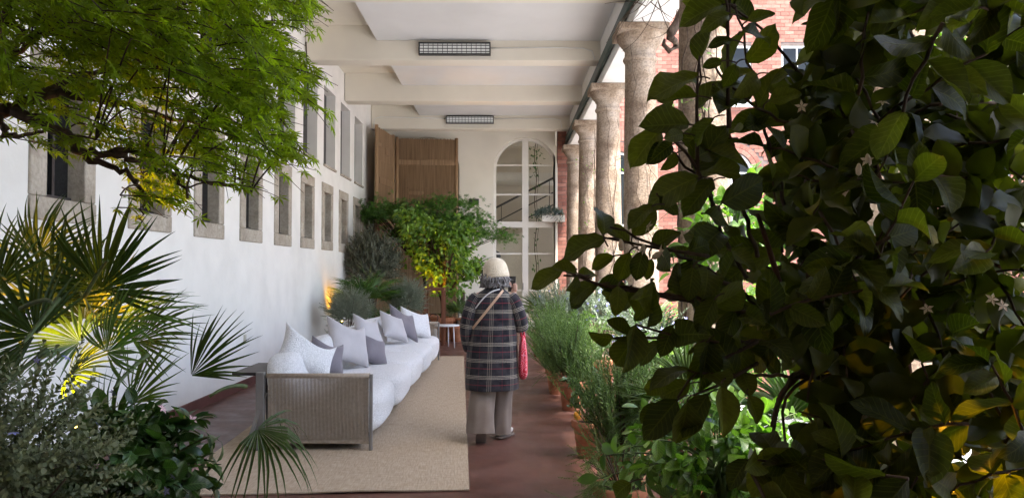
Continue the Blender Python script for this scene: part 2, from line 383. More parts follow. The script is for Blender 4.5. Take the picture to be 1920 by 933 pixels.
# ------------------------------------------------------------------ mesh helpers
class MB:
    """collects geometry; build() links it as one mesh object"""
    def __init__(s):
        s.v = []; s.f = []; s.n = 0; s.mi = []
    def add(s, V, F, mi=0):
        V = np.asarray(V, float).reshape(-1, 3)
        s.v.append(V); o = s.n
        s.f.extend([tuple(i + o for i in f) for f in F]); s.mi.extend([mi] * len(F))
        s.n += len(V)
        return s
    def box(s, lo, hi, mi=0):
        (a, b, c), (d, e, f) = lo, hi
        V = [(a, b, c), (d, b, c), (d, e, c), (a, e, c), (a, b, f), (d, b, f), (d, e, f), (a, e, f)]
        return s.add(V, [(0, 3, 2, 1), (4, 5, 6, 7), (0, 1, 5, 4), (1, 2, 6, 5), (2, 3, 7, 6), (3, 0, 4, 7)], mi)
    def bar(s, p, q, w, t, up=(0, 0, 1), mi=0):
        """square bar from p to q, width w (sideways) and thickness t (along up)"""
        p = np.array(p, float); q = np.array(q, float); d = q - p; d /= np.linalg.norm(d)
        u = np.array(up, float); sd = np.cross(d, u)
        if np.linalg.norm(sd) < 1e-4: sd = np.cross(d, (1, 0, 0))
        sd /= np.linalg.norm(sd); u = np.cross(sd, d)
        V = []
        for c in (p, q):
            for a, b in ((-1, -1), (1, -1), (1, 1), (-1, 1)):
                V.append(c + sd * a * w / 2 + u * b * t / 2)
        return s.add(V, [(3, 2, 1, 0), (4, 5, 6, 7), (0, 1, 5, 4), (1, 2, 6, 5), (2, 3, 7, 6), (3, 0, 4, 7)], mi)
    def tube(s, pts, rad, n=6, mi=0, cap=True):
        pts = np.asarray(pts, float); k = len(pts)
        rad = np.full(k, rad) if np.isscalar(rad) else np.asarray(rad, float)
        tg = np.gradient(pts, axis=0); tg /= np.linalg.norm(tg, axis=1)[:, None] + 1e-9
        ref = np.array((0.31, 0.17, 0.93)) if abs(tg[0][2]) < 0.8 else np.array((0.97, 0.2, 0.1))
        a = np.cross(tg, ref); a /= np.linalg.norm(a, axis=1)[:, None] + 1e-9
        b = np.cross(tg, a)
        th = np.linspace(0, 2 * np.pi, n, endpoint=False)
        V = (pts[:, None] + rad[:, None, None] * (np.cos(th)[None, :, None] * a[:, None] + np.sin(th)[None, :, None] * b[:, None])).reshape(-1, 3)
        F = [(i * n + j, i * n + (j + 1) % n, (i + 1) * n + (j + 1) % n, (i + 1) * n + j) for i in range(k - 1) for j in range(n)]
        if cap:
            F.append(tuple(range(n - 1, -1, -1))); F.append(tuple((k - 1) * n + j for j in range(n)))
        return s.add(V, F, mi)
    def lathe(s, prof, c=(0, 0, 0), n=24, mi=0, sx=1, sy=1):
        th = np.linspace(0, 2 * np.pi, n, endpoint=False); c = np.array(c, float)
        V = np.concatenate([np.stack([c[0] + r * sx * np.cos(th), c[1] + r * sy * np.sin(th), np.full(n, c[2] + z)], 1) for r, z in prof])
        k = len(prof)
        F = [(i * n + j, i * n + (j + 1) % n, (i + 1) * n + (j + 1) % n, (i + 1) * n + j) for i in range(k - 1) for j in range(n)]
        return s.add(V, F, mi)
    def build(s, name, mat, parent=None, smooth=False, loc=None):
        V = np.concatenate(s.v) if s.v else np.zeros((0, 3))
        me = bpy.data.meshes.new(name)
        me.from_pydata(V.tolist(), [], s.f)
        for m in (mat if isinstance(mat, (list, tuple)) else [mat]):
            me.materials.append(MATS[m])
        if isinstance(mat, (list, tuple)):
            me.polygons.foreach_set('material_index', s.mi)
        if smooth:
            me.polygons.foreach_set('use_smooth', [True] * len(me.polygons))
        return link(name, me, parent, loc)

def link(name, me, parent=None, loc=None):
    o = bpy.data.objects.new(name, me)
    COL.objects.link(o)
    if parent is not None: o.parent = parent
    if loc is not None: o.location = loc
    return o

def tag(o, label=None, cat=None, group=None, kind=None):
    if label: o['label'] = label
    if cat: o['category'] = cat
    if group: o['group'] = group
    if kind: o['kind'] = kind
    return o

def thing(name, label, cat, group=None, loc=(0, 0, 0), rz=0.0):
    o = bpy.data.objects.new(name, None); COL.objects.link(o)
    o.empty_display_size = 0.1
    o.location = loc; o.rotation_euler = (0, 0, rz)
    return tag(o, label, cat, group)

def bevel(o, w=0.01, seg=2):
    m = o.modifiers.new('bevel', 'BEVEL'); m.width = w; m.segments = seg; m.limit_method = 'ANGLE'
    return o

def curve_plate(name, loops, thick, mat, parent=None, axis='Y', pos=0.0):
    """flat plate (thickness along Y) with holes: loops are lists of (x, z); the first is the outline"""
    cu = bpy.data.curves.new(name, 'CURVE'); cu.dimensions = '2D'; cu.fill_mode = 'BOTH'; cu.extrude = thick / 2
    for lp in loops:
        sp = cu.splines.new('POLY'); sp.points.add(len(lp) - 1); sp.use_cyclic_u = True
        for p, (x, z) in zip(sp.points, lp): p.co = (x, z, 0, 1)
    tmp = bpy.data.objects.new(name, cu); COL.objects.link(tmp)
    me = bpy.data.meshes.new_from_object(tmp)
    bpy.data.objects.remove(tmp)
    bpy.data.curves.remove(cu)
    me.transform(Matrix(((1, 0, 0, 0), (0, 0, -1, pos), (0, 1, 0, 0), (0, 0, 0, 1))))
    me.materials.clear(); me.materials.append(MATS[mat])
    return link(name, me, parent)

def arch_loop(cx, hw, z0, zs, n=20, rz=None):
    rz = rz or hw
    return [(cx - hw, z0), (cx + hw, z0)] + [(cx + hw * math.cos(a), zs + rz * math.sin(a)) for a in np.linspace(0, math.pi, n)]

# ------------------------------------------------------------------ foliage helpers (numpy batches)
def unit(v):
    v = np.asarray(v, float)
    return v / (np.linalg.norm(v, axis=-1, keepdims=True) + 1e-9)

def frames(d, n):
    """rotation matrices with columns (side, d, normal) for directions d and normal hints n"""
    d = unit(d); s = unit(np.cross(d, n)); nn = np.cross(s, d)
    return np.stack([s, d, nn], axis=-1)

def batch(T, Rm, P, S):
    """instances of template T=(V, F) -> big arrays; Rm (m,3,3), P (m,3), S (m,) or (m,3)"""
    V, F = T; V = np.asarray(V, float); m = len(P)
    S = np.asarray(S, float)
    if S.ndim == 1: S = np.repeat(S[:, None], 3, 1)
    W = np.einsum('mij,mkj->mki', Rm, V[None] * S[:, None, :]) + P[:, None, :]
    return W.reshape(-1, 3), len(V), m

def fast_mesh(name, groups, mats, smooth=True):
    """groups: list of (T, Rm, P, S, material index); every template face is a tri or a quad"""
    Vs = []; loops = []; sizes = []; mi = []; off = 0
    for T, Rm, P, S, k in groups:
        if len(P) == 0: continue
        W, nv, m = batch(T, np.asarray(Rm), np.asarray(P), S)
        F = T[1]; fl = np.concatenate([np.array(f) for f in F]); fs = np.array([len(f) for f in F])
        idx = (fl[None, :] + (np.arange(m) * nv)[:, None] + off).reshape(-1)
        Vs.append(W); loops.append(idx); sizes.append(np.tile(fs, m)); mi.append(np.full(m * len(F), k)); off += len(W)
    V = np.concatenate(Vs); L = np.concatenate(loops); Z = np.concatenate(sizes); MI = np.concatenate(mi)
    me = bpy.data.meshes.new(name)
    me.vertices.add(len(V)); me.vertices.foreach_set('co', V.reshape(-1).astype(np.float32))
    me.loops.add(len(L)); me.loops.foreach_set('vertex_index', L.astype(np.int32))
    me.polygons.add(len(Z)); st = np.concatenate([[0], np.cumsum(Z)[:-1]])
    me.polygons.foreach_set('loop_start', st.astype(np.int32)); me.polygons.foreach_set('loop_total', Z.astype(np.int32))
    me.polygons.foreach_set('material_index', MI.astype(np.int32))
    me.polygons.foreach_set('use_smooth', np.full(len(Z), smooth))
    for m_ in mats: me.materials.append(MATS[m_])
    me.update(calc_edges=True)
    return me

def blade(nl, nw, width, prof, fold=0.12, curl=0.15, wave=0.0, twist=0.0):
    """leaf of length 1 along +Y: prof(t) is the half-width share, fold lifts the edges, curl bends the tip down"""
    V = []; F = []; UV = []
    ts = np.linspace(0, 1, nl + 1)
    for i, t in enumerate(ts):
        w = width * 0.5 * prof(t)
        for j in range(nw + 1):
            u = -1 + 2 * j / nw
            x = u * w
            z = fold * abs(u) * w * 2 - curl * t * t + wave * math.sin(t * 9 + u * 2) * abs(u) * 0.06
            a = twist * t
            V.append((x * math.cos(a) - z * math.sin(a) * .3, t - curl * 0.35 * t * t, z + x * math.sin(a)))
            UV.append((u, t))
    for i in range(nl):
        for j in range(nw):
            a = i * (nw + 1) + j
            F.append((a, a + 1, a + nw + 2, a + nw + 1))
    return (np.array(V), F, UV)

def oval(t, p=0.85, e=1.0):
    return max(0.03, (math.sin(math.pi * min(1, t ** p))) ** e)

def leaf_mesh(name, T, mat, size):
    me = bpy.data.meshes.new(name)
    me.from_pydata((np.asarray(T[0]) * size).tolist(), [], T[1])
    uvl = me.uv_layers.new(name='UVMap')
    for lp in me.loops: uvl.data[lp.index].uv = T[2][lp.vertex_index]
    me.materials.append(MATS[mat])
    me.polygons.foreach_set('use_smooth', [True] * len(me.polygons))
    return me

BROAD = [blade(7, 4, 0.56, lambda t: oval(t, 0.92, 0.62), f, c, w, tw) for f, c, w, tw in
         ((0.16, 0.12, 0.6, 0.0), (0.30, 0.30, 0.8, 0.25), (0.10, 0.45, 1.0, -0.3), (0.38, 0.05, 0.5, 0.4), (0.22, 0.20, 1.4, -0.15))]
BROAD_LOW = [blade(4, 2, 0.48, lambda t: oval(t, 0.9, 0.8), f, c) for f, c in ((0.16, 0.12), (0.3, 0.3), (0.12, 0.42))]

def palmate(lobes=7, spread=2.35, notch=0.3):
    V = [(0, 0, 0)]; F = []
    for k in range(lobes):
        a = (-1 + 2 * k / (lobes - 1)) * spread
        L = 1.0 - 0.55 * (abs(a) / spread) ** 2.2
        dx, dy = math.sin(a), math.cos(a)
        b = len(V); w = 0.105 * L
        V += [(dx * L * .45 - dy * w, dy * L * .45 + dx * w, 0.03), (dx * L * 1.0, dy * L * 1.0, -0.12 * L), (dx * L * .45 + dy * w, dy * L * .45 - dx * w, 0.03)]
        F += [(0, b, b + 1, b + 2)]
    UV = [(v[0], v[1]) for v in V]
    return (np.array(V, float) * 0.62, F, UV)
MAPLE = palmate()

def frond_mesh(name, mat, R0=0.3, n=30, span=3.6, fuse=0.42, droop=0.12, seed=0, stiff=1.0, width=1.0):
    """fan palm blade: pleated leaflets from a hub at the origin, +Y along the rib, +Z up"""
    r = np.random.default_rng(seed); V = []; F = []
    for k in range(n):
        a0 = (-0.5 + (k + 0.5) / n) * span
        a = a0 + r.normal(0, 0.018)
        L = R0 * (1.0 - 0.22 * (abs(a0) / (span / 2)) ** 2) * r.uniform(0.93, 1.05)
        dth = span / n
        dr = droop * r.uniform(0.4, 1.6); side = r.normal(0, 0.05); lift = r.normal(0, 0.05)
        ts = (0.02, 0.2, 0.42, 0.62, 0.8, 0.93, 1.0)
        base = len(V)
        for t in ts:
            rad = L * t
            w = min(rad * dth * 0.52, L * fuse * dth * 0.52) * width
            if t > fuse: w *= (1 - ((t - fuse) / (1 - fuse)) ** 1.4) * 1.0 + 0.03
            aa = a + side * t * t
            dx, dy = math.sin(aa), math.cos(aa)
            z = -dr * L * max(0, t - 0.3) ** 2 * 2.0 + lift * L * t + 0.10 * L * (1 - math.cos(a0)) * t
            fold = w * 0.75
            V += [(dx * rad - dy * w, dy * rad + dx * w, z + fold), (dx * rad, dy * rad, z), (dx * rad + dy * w, dy * rad - dx * w, z + fold)]
        for i in range(len(ts) - 1):
            q = base + i * 3
            F += [(q, q + 1, q + 4, q + 3), (q + 1, q + 2, q + 5, q + 4)]
    me = bpy.data.meshes.new(name); me.from_pydata(V, [], F)
    me.materials.append(MATS[mat])
    return me

def set_frame(o, d, n, P, s=1.0):
    Rm = frames(np.asarray(d, float)[None], np.asarray(n, float)[None])[0]
    M = Matrix.Identity(4)
    for i in range(3):
        for j in range(3): M[i][j] = Rm[i][j] * s
        M[i][3] = P[i]
    o.matrix_local = M

def bez(p0, p1, p2, n=8):
    t = np.linspace(0, 1, n)[:, None]
    p0, p1, p2 = map(lambda q: np.asarray(q, float), (p0, p1, p2))
    return (1 - t) ** 2 * p0 + 2 * t * (1 - t) * p1 + t * t * p2

def rand_dirs(n, lo=-1.0, hi=1.0):
    z = rng.uniform(lo, hi, n); a = rng.uniform(0, 2 * np.pi, n); r = np.sqrt(np.clip(1 - z * z, 0, 1))
    return np.stack([r * np.cos(a), r * np.sin(a), z], 1)
# ------------------------------------------------------------------ the setting
WX = -3.45          # face of the left wall
YB = 20.2           # face of the back wall
ZBEAM, ZPANEL, ZTOP = 5.12, 5.46, 5.72
COLX = 1.75
COLY = [3.55 + 3.15 * k for k in range(6)]
BEAMY = [3.55 + 3.15 * k - 0.15 for k in range(-1, 6)]

m = MB(); m.box((-3.9, -2.2, -0.3), (2.15, YB + 0.02, 0.0))
tag(m.build('floor', 'floor_paint'), kind='structure')
m = MB(); m.box((-200, -200, -2.6), (200, 300, -2.0))
tag(m.build('courtyard_ground', 'paving'), kind='structure')

# ceiling with cross beams and dropped panels
ceil = MB().box((-3.9, -2.2, ZTOP), (2.2, YB + 0.3, ZTOP + 0.3)).build('ceiling', 'cream_plaster')
tag(ceil, kind='structure')
for y in BEAMY:
    b = MB().box((-3.44, y, ZBEAM), (1.61, y + 0.36, ZTOP + 0.05)).build('beam', 'cream_plaster', ceil)
    bevel(b, 0.012)
for i, y in enumerate(BEAMY):
    y1 = (BEAMY[i + 1] if i + 1 < len(BEAMY) else YB) - 0.003
    MB().box((-2.22, y + 0.363, ZPANEL), (1.612, y1, ZPANEL + 0.12)).build('ceiling_panel', 'ceiling_panel', ceil)

# left wall with two rows of windows
def wall_x(name, x, depth, y0, y1, z0, z1, ops, mat):
    """plaster face at x (facing +X) with rectangular openings and their reveals"""
    ys = sorted({y0, y1, *[o[0] for o in ops], *[o[1] for o in ops]})
    zs = sorted({z0, z1, *[o[2] for o in ops], *[o[3] for o in ops]})
    m = MB()
    for a, b in zip(ys, ys[1:]):
        for c, d in zip(zs, zs[1:]):
            ym, zm = (a + b) / 2, (c + d) / 2
            if any(o[0] < ym < o[1] and o[2] < zm < o[3] for o in ops): continue
            m.add([(x, a, c), (x, b, c), (x, b, d), (x, a, d)], [(0, 1, 2, 3)])
    for a, b, c, d in ops:
        e = x - depth
        m.add([(x, a, c), (x, b, c), (x, b, d), (x, a, d), (e, a, c), (e, b, c), (e, b, d), (e, a, d)],
              [(0, 4, 5, 1), (1, 5, 6, 2), (2, 6, 7, 3), (3, 7, 4, 0)])
    e = x - depth - 0.08
    m.add([(e, y0, z0), (e, y1, z0), (e, y1, z1), (e, y0, z1)], [(0, 1, 2, 3)])
    return m

lows = [5.47 + 1.44 * k for k in range(-1, 9)]
ups = [5.60 + 1.44 * k for k in range(-1, 9)]
ops = [(y + 0.19, y + 0.71, 2.09, 3.02) for y in lows] + [(y, y + 0.95, 3.54, 5.04) for y in ups]
wl = thing('plaster_wall', 'long white plaster wall with two rows of deep narrow windows', 'wall', loc=(0, 0, 0))
wall_x('left', WX, 0.42, -2.2, YB, 0, ZTOP, ops, None).build('plaster', 'wall_plaster', wl)
sk = MB()
sk.box((WX + 0.001, -2.2, 0.0), (WX + 0.025, 18.9, 0.11)); sk.build('skirting', 'skirting_red', wl)
for y in lows:
    w = MB().box((WX - 0.16, y + 0.205, 2.10), (WX - 0.12, y + 0.695, 3.01)).build('window', 'dark_glass', wl)
    fr = MB(); fr.box((WX - 0.118, y + 0.20, 2.095), (WX - 0.09, y + 0.24, 3.015)); fr.box((WX - 0.118, y + 0.44, 2.095), (WX - 0.095, y + 0.475, 3.015))
    fr.box((WX - 0.118, y + 0.242, 2.095), (WX - 0.092, y + 0.70, 2.13)); fr.build('frame', 'black_metal', w)
    j = lambda: random.uniform(-0.006, 0.006)
    for nm, lo, hi in (('lintel', (WX - 0.30, y + j(), 3.02 - .003), (WX + 0.022, y + 0.87 + j(), 3.19 + j())),
                       ('sill', (WX - 0.30, y + j(), 1.92 + j()), (WX + 0.024, y + 0.87 + j(), 2.093)),
                       ('jamb', (WX - 0.30, y + j(), 2.095), (WX + 0.020, y + 0.196, 3.015)),
                       ('jamb', (WX - 0.30, y + 0.704, 2.095), (WX + 0.020, y + 0.87 + j(), 3.015))):
        bevel(MB().box(lo, hi).build(nm, 'stone_trim', w), 0.012)
for y in ups:
    w = MB().box((WX - 0.21, y + 0.01, 3.55), (WX - 0.18, y + 0.94, 5.03)).build('upper_window', 'dark_glass', wl)
    fr = MB(); fr.box((WX - 0.178, y + 0.005, 3.545), (WX - 0.14, y + 0.06, 5.035)); fr.box((WX - 0.178, y + 0.45, 3.545), (WX - 0.145, y + 0.50, 5.035))
    fr.box((WX - 0.178, y + 0.062, 3.545), (WX - 0.143, y + 0.945, 3.60)); fr.build('frame', 'black_metal', w)
    bevel(MB().box((WX - 0.30, y - 0.03, 3.50), (WX + 0.035, y + 0.98, 3.543)).build('sill', 'stone_trim', w), 0.006)
sw = MB().box((WX, 9.98, 0.58), (WX + 0.012, 10.06, 0.70)); sw.box((WX + 0.012, 10.0, 0.61), (WX + 0.016, 10.04, 0.67))
tag(bevel(sw.build('wall_socket', 'switch_cream'), 0.003), 'small cream socket plate low on the white wall', 'socket')

# unseen walls added behind the camera to keep the near leaves dark
we = tag(thing('added_shade_walls', None, None), kind='structure')
MB().box((-3.9, -2.5, 0), (2.2, -2.2, ZTOP)).build('plaster', 'cream_plaster', we)
MB().box((1.75, -2.2, 0), (2.1, 0.95, 4.695)).build('added_side_wall', 'cream_plaster', we)  # added out of view; its length holds back courtyard light from the lemon tree

# architrave over the columns with its green metal edge
ar = MB().box((1.60, -2.2, 4.70), (2.05, YB, ZTOP)).build('architrave', 'white_paint')
tag(ar, 'white architrave beam running along the tops of the columns', 'beam')
MB().box((1.572, -2.2, 4.88), (1.599, YB - 0.01, 5.11)).build('metal_edge', 'green_metal', ar)
g = MB(); g.tube([(1.560, y, 4.89) for y in np.linspace(-2.0, YB - 0.1, 40)], 0.028, 8); g.build('cable_pipe', 'green_metal', ar, True)
MB().box((2.05, -2.2, 4.95), (2.25, YB, ZTOP + 0.3)).build('cornice', 'white_paint', ar)
bevel(MB().box((2.15, -2.2, -2.0), (2.30, YB, 0.02)).build('terrace_kerb', 'stone_trim'), 0.01)
tag(bpy.data.objects['terrace_kerb'], kind='structure')

# columns
names = ['broad stone column half hidden behind the dark lemon leaves', 'second stone column from the right with vine stems and brown bark-like stains',
         'tall stone column with its capital fully in view right of the walkway', 'stone column third from the far end, wrapped in bare creeper',
         'slender looking stone column second from the far end', 'farthest stone column beside the red brick strip']
for k, y in enumerate(COLY):
    c = thing('stone_column', names[k], 'column', 'stone columns along the courtyard side', (COLX, y, 0))
    r = 0.222
    MB().lathe([(r * 1.02, 0.12), (r * 1.03, 0.8), (r * 1.03, 1.6), (r * 1.0, 2.6), (r * 0.95, 3.5), (r * 0.89, 4.26)], n=28).build('shaft', 'column_stone', c, True)
    MB().lathe([(r * .89, 4.255), (r * .97, 4.262), (r * 1.02, 4.29), (r * .97, 4.318), (r * .91, 4.32), (r * .91, 4.42), (r * 1.0, 4.43), (r * 1.0, 4.455),
                (r * 1.12, 4.47), (r * 1.34, 4.54), (r * 1.42, 4.60)], n=28).build('capital', 'column_stone', c, True)
    bevel(MB().box((-.325, -.325, 4.60), (.325, .325, 4.70)).build('abacus', 'column_stone', c), 0.012)
    b = MB().lathe([(r * 1.3, 0.0), (r * 1.32, 0.05), (r * 1.2, 0.10), (r * 1.03, 0.125)], n=28); b.build('base', 'column_stone', c, True)

# creepers on the columns
def creeper(y, seed, label, thick=0.008, nstem=3, leafy=14):
    r = np.random.default_rng(seed)
    t = thing('creeper', label, 'creeper', 'creepers on the columns', (COLX, y, 0))
    st = MB(); LP = []; LD = []
    for s in range(nstem):
        z = np.linspace(0.1, r.uniform(3.6, 4.5), 26)
        a = -2.2 + r.uniform(-0.9, 1.2) + np.cumsum(r.normal(0, 0.13, 26))
        rad = 0.222 + 0.012 + 0.01 * np.abs(r.normal(0, 1, 26))
        P = np.stack([rad * np.cos(a), rad * np.sin(a), z], 1)
        st.tube(P, np.linspace(thick, thick * .4, 26), 5)
        for q in range(7):
            i = r.integers(4, 25); d = unit(np.array([math.cos(a[i] + r.normal(0, .9)), math.sin(a[i] + r.normal(0, .9)), r.normal(0.1, .5)]))
            L = r.uniform(.08, .4); e = P[i] + d * L + np.array((0, 0, -L * .3))
            st.tube(bez(P[i], P[i] + d * L * .6, e, 6), (0.003, 0.003, 0.003, 0.002, 0.002, 0.0015), 4)
            for _ in range(max(1, leafy // 7)):
                LP.append(e + r.normal(0, .03, 3)); LD.append(unit(r.normal(0, 1, 3) + (0, 0, -.4)))
    st.build('stem', 'bark', t, True)
    LP = np.array(LP); LD = np.array(LD)
    me = fast_mesh('leaves', [(BROAD_LOW[0][:2], frames(LD, rand_dirs(len(LP), .2, 1)), LP, r.uniform(.025, .06, len(LP)), 0)], ['tree_leaf'])
    tag(link('leaves', me, t), kind='stuff')
creeper(COLY[1], 3, 'leafy creeper with thin brown stems climbing the second column from the right', 0.012, 4, 28)
creeper(COLY[2], 4, 'sparse creeper on the column whose capital is fully in view', 0.007, 2, 14)
creeper(COLY[3], 5, 'bare tangled creeper on the third column from the far end', 0.009, 4, 14)
creeper(COLY[4], 6, 'thin creeper on the second column from the far end', 0.007, 3, 7)
# twisted woody vine between the two nearer capitals
tv = thing('twisted_vine', 'thick twisted woody vine looping beside the tall column capital', 'vine', loc=(0, 0, 0))
P = [at(1282, 15, 8.2), at(1272, 40, 8.2), at(1258, 62, 8.15), at(1256, 70, 8.1), at(1266, 78, 8.2), at(1268, 88, 8.25), at(1255, 96, 8.2), at(1244, 84, 8.2), at(1246, 74, 8.2)]
MB().tube(P, (0.05, .05, .052, .045, .035, .034, .032, .026, .015), 8).build('stem', 'bark', tv, True)
q = MB()
for s in range(16):
    a = at(1200 + 80 * random.random(), -20 + 60 * random.random(), 8.6); b = a + np.array((random.uniform(-.5, .5), random.uniform(-.2, .2), random.uniform(-.6, .05)))
    q.tube(bez(a, (a + b) / 2 + rng.normal(0, .12, 3), b, 8), np.linspace(.006, .002, 8), 4)
q.tube(bez(P[0], P[0] + np.array((0.1, 0, .5)), np.array((1.9, 8.2, 4.9)), 6), .05, 7)
q.build('tendril', 'bark', tv, True)

# back wall with two arches
bw = thing('back_wall', 'cream plaster end wall with two tall arched openings', 'wall')
ZS, HW, AX, BX = 4.24, 0.86, 0.50, -2.13
curve_plate('plaster', [[(-3.9, 0), (1.30, 0), (1.30, ZTOP), (-3.9, ZTOP)], arch_loop(AX, HW, 0.02, ZS)[:], arch_loop(BX, HW, 0.02, ZS)[:]], 0.3, 'cream_plaster', bw, pos=YB + 0.15)
def arch_ring(cx, hw, w, z0, zs):
    o = arch_loop(cx, hw, z0, zs); i = arch_loop(cx, hw - w, z0 + w, zs)
    return [o, i]
def arched_glazing(cx, parent, name, full):
    d = thing(name, None, None); d.parent = parent
    for k in ('label', 'category', 'group'):
        if k in d: del d[k]
    y = YB + 0.16
    curve_plate('arch_frame', arch_ring(cx, HW - 0.003, 0.075, 0.03, ZS), 0.09, 'warm_white_paint', d, pos=y)
    z1, z2 = 2.68, 2.84
    MB().box((cx - .08, y - .06, .10), (cx + .08, y + .05, z1)).build('mullion', 'warm_white_paint', d)
    MB().box((cx - .085, y - .06, z2), (cx + .085, y + .05, ZS + HW - .075)).build('mullion', 'warm_white_paint', d)
    MB().box((cx - HW + .076, y - .065, z1), (cx + HW - .076, y + .055, z2)).build('transom', 'warm_white_paint', d)
    for s in (-1, 1):
        xa, xb = sorted((cx + s * .09, cx + s * (HW - .078)))
        for z in (1.0, 1.98, 3.57, 4.36):
            MB().box((xa, y - .03, z - .02), (xb, y + .03, z + .02)).build('glazing_bar', 'warm_white_paint', d)
    curve_plate('pane', [arch_loop(cx, HW - .04, .06, ZS)], 0.006, 'clear_glass' if full else 'dark_glass', d, pos=y)
    if full:
        m = MB(); m.box((cx - .065, y - .10, 1.02), (cx - .05, y - .061, 1.2)); m.build('door_handle', 'grey_frame', d)
arched_glazing(AX, bw, 'arched_door', True)
arched_glazing(BX, bw, 'arched_window', False)
v = MB().box((at(880, 380, YB)[0], YB - .05, 3.28), (at(898, 380, YB)[0], YB, 3.44))
tag(bevel(v.build('wall_vent', 'black_metal'), .008), 'small dark box on the cream wall between the two arches', 'vent')

# the stair hall behind the glass
hall = MB()
hall.box((-3.9, 24.8, 0), (2.6, 25.0, 6.2)); hall.box((-3.9, YB + .3, -.1), (2.6, 24.8, 0.0)); hall.box((2.6, 24.6, 0), (2.7, 24.8, 5.6)); hall.box((2.6, YB + .35, 0), (2.7, 20.8, 5.6))
hall.box((-3.9, YB + .3, 5.6), (2.6, 24.79, 5.75)); hall.box((-1.0, YB + .3, 0), (-.9, 24.8, 5.59))
tag(hall.build('stair_hall', 'beige_room'), kind='structure')
stw = thing('staircase', 'beige staircase with three dark sloping rails behind the arched door', 'staircase')
a0, a1 = at(905, 470, 22.4), at(1075, 385, 22.4)
m = MB(); 
V = []
for p in (a0, a1): V += [(p[0], 22.4, p[2]), (p[0], 24.6, p[2]), (p[0], 22.4, max(0.02, p[2] - 2.0)), (p[0], 24.6, max(0.02, p[2] - 2.0))]
m.add(V, [(0, 4, 5, 1), (2, 3, 7, 6), (0, 2, 6, 4), (1, 5, 7, 3), (0, 1, 3, 2), (4, 6, 7, 5)])
m.build('flight', 'beige_room', stw)
for dy in (0, 27, 50):
    p, q = at(915, 397 + dy, 22.35), at(1060, 322 + dy, 22.35)
    MB().bar(p, q, .03, .06 if dy == 0 else .035).build('rail', 'black_metal', stw)
for px in (940, 985, 1030):
    p = at(px, 397 - (px - 915) * .517, 22.37); MB().bar(p, p - np.array((0, 0, .95)), .02, .02, up=(0, 1, 0)).build('post', 'black_metal', stw)
MB().box((-0.9, 23.0, 4.25), (2.55, 24.3, 4.5)).build('landing', 'warm_white_paint', stw)
for k in range(3):
    MB().box((-.88, 23.2 - .3 * k, .02), (-.3 + .3 * k * 0, 23.49 - .3 * k, 2.2 - .2 * k)).build('step', 'beige_room', stw)
lamp = MB().lathe([(0.01, -.14), (.11, -.11), (.15, 0), (.11, .11), (.02, .14)], at(893, 480, 21.6), 16)
x = thing('round_lamp', 'dark round pendant lamp seen through the door glass', 'lamp')
p = at(929, 480, 21.6); MB().lathe([(0.01, -.16), (.11, -.12), (.16, 0), (.11, .12), (.02, .16)], p, 18).build('globe', 'black_metal', x, True)
MB().tube([p + (0, 0, .15), (p[0], p[1], 5.58)], .006, 5).build('cord', 'black_metal', x)

# hanging string plant behind the glass
hp = thing('hanging_plant', 'long hanging plant with sparse dark leaves inside the arched door', 'plant')
p0 = at(1004, 290, 21.0); p1 = at(1003, 520, 21.0)
zs = np.linspace(p0[2] + .3, p1[2], 30); P = np.stack([p0[0] + .03 * np.sin(zs * 5), np.full(30, 21.0), zs], 1)
h = MB(); h.tube(P, .012, 5); h.tube(P + (.06, .03, 0), .006, 4); h.tube([P[0], (P[0][0], 21.0, 5.6)], .006, 4); h.build('stem', 'bark', hp)
n = 90; zz = np.where(rng.random(n) < .6, rng.uniform(p0[2] - .6, p0[2] + .25, n), rng.uniform(p1[2], p0[2], n))
LP = np.stack([p0[0] + rng.normal(0, .09, n), 21 + rng.normal(0, .06, n), zz], 1); LD = unit(np.stack([rng.normal(0, 1, n), rng.normal(0, .5, n), rng.normal(-1.0, .4, n)], 1))
tag(link('leaves', fast_mesh('leaves', [(BROAD_LOW[1][:2], frames(LD, rand_dirs(n)), LP, rng.uniform(.06, .11, n), 0)], ['dark_shrub']), hp), kind='stuff')

# trailing blue-green conifer on the door transom
cf = thing('trailing_conifer', 'blue-green trailing conifer sprays in front of the arched door beside the bricks', 'plant')
n = 900; u = rng.random(n)
X = p0[0] * 0 + at(1003, 395, 20.0)[0] + u * (at(1056, 395, 20.0)[0] - at(1003, 395, 20.0)[0])
Z = at(1030, 397, 20.0)[2] + .10 * np.sin(u * np.pi) - np.where(rng.random(n) < .5, rng.random(n) * .28 * (0.3 + u), 0) + rng.normal(0, .04, n)
LP = np.stack([X, 20.0 + rng.normal(0, .08, n), Z], 1); LD = unit(np.stack([rng.normal(0, .6, n), rng.normal(0, .5, n), rng.normal(-.8, .4, n)], 1))
NEEDLE = (np.array([(-.06, 0, 0), (.06, 0, 0), (.09, .5, .04), (-.09, .5, .04), (0, 1, 0)]), [(0, 1, 2, 3), (3, 2, 4)])
tag(link('sprays', fast_mesh('sprays', [(NEEDLE, frames(LD, rand_dirs(n)), LP, rng.uniform(.06, .11, n), 0)], ['conifer_blue']), cf), kind='stuff')
a = at(1020, 405, 20.05); MB().box((a[0] - .05, 19.95, a[2] - .15), (a[0] + .55, 20.15, a[2] + .02)).build('trough', 'warm_white_paint', cf)
MB().bar((a[0] + .2, 20.05, a[2] - .1), (a[0] + .2, 20.26, a[2] - .1), .04, .04).build('bracket', 'grey_frame', cf)

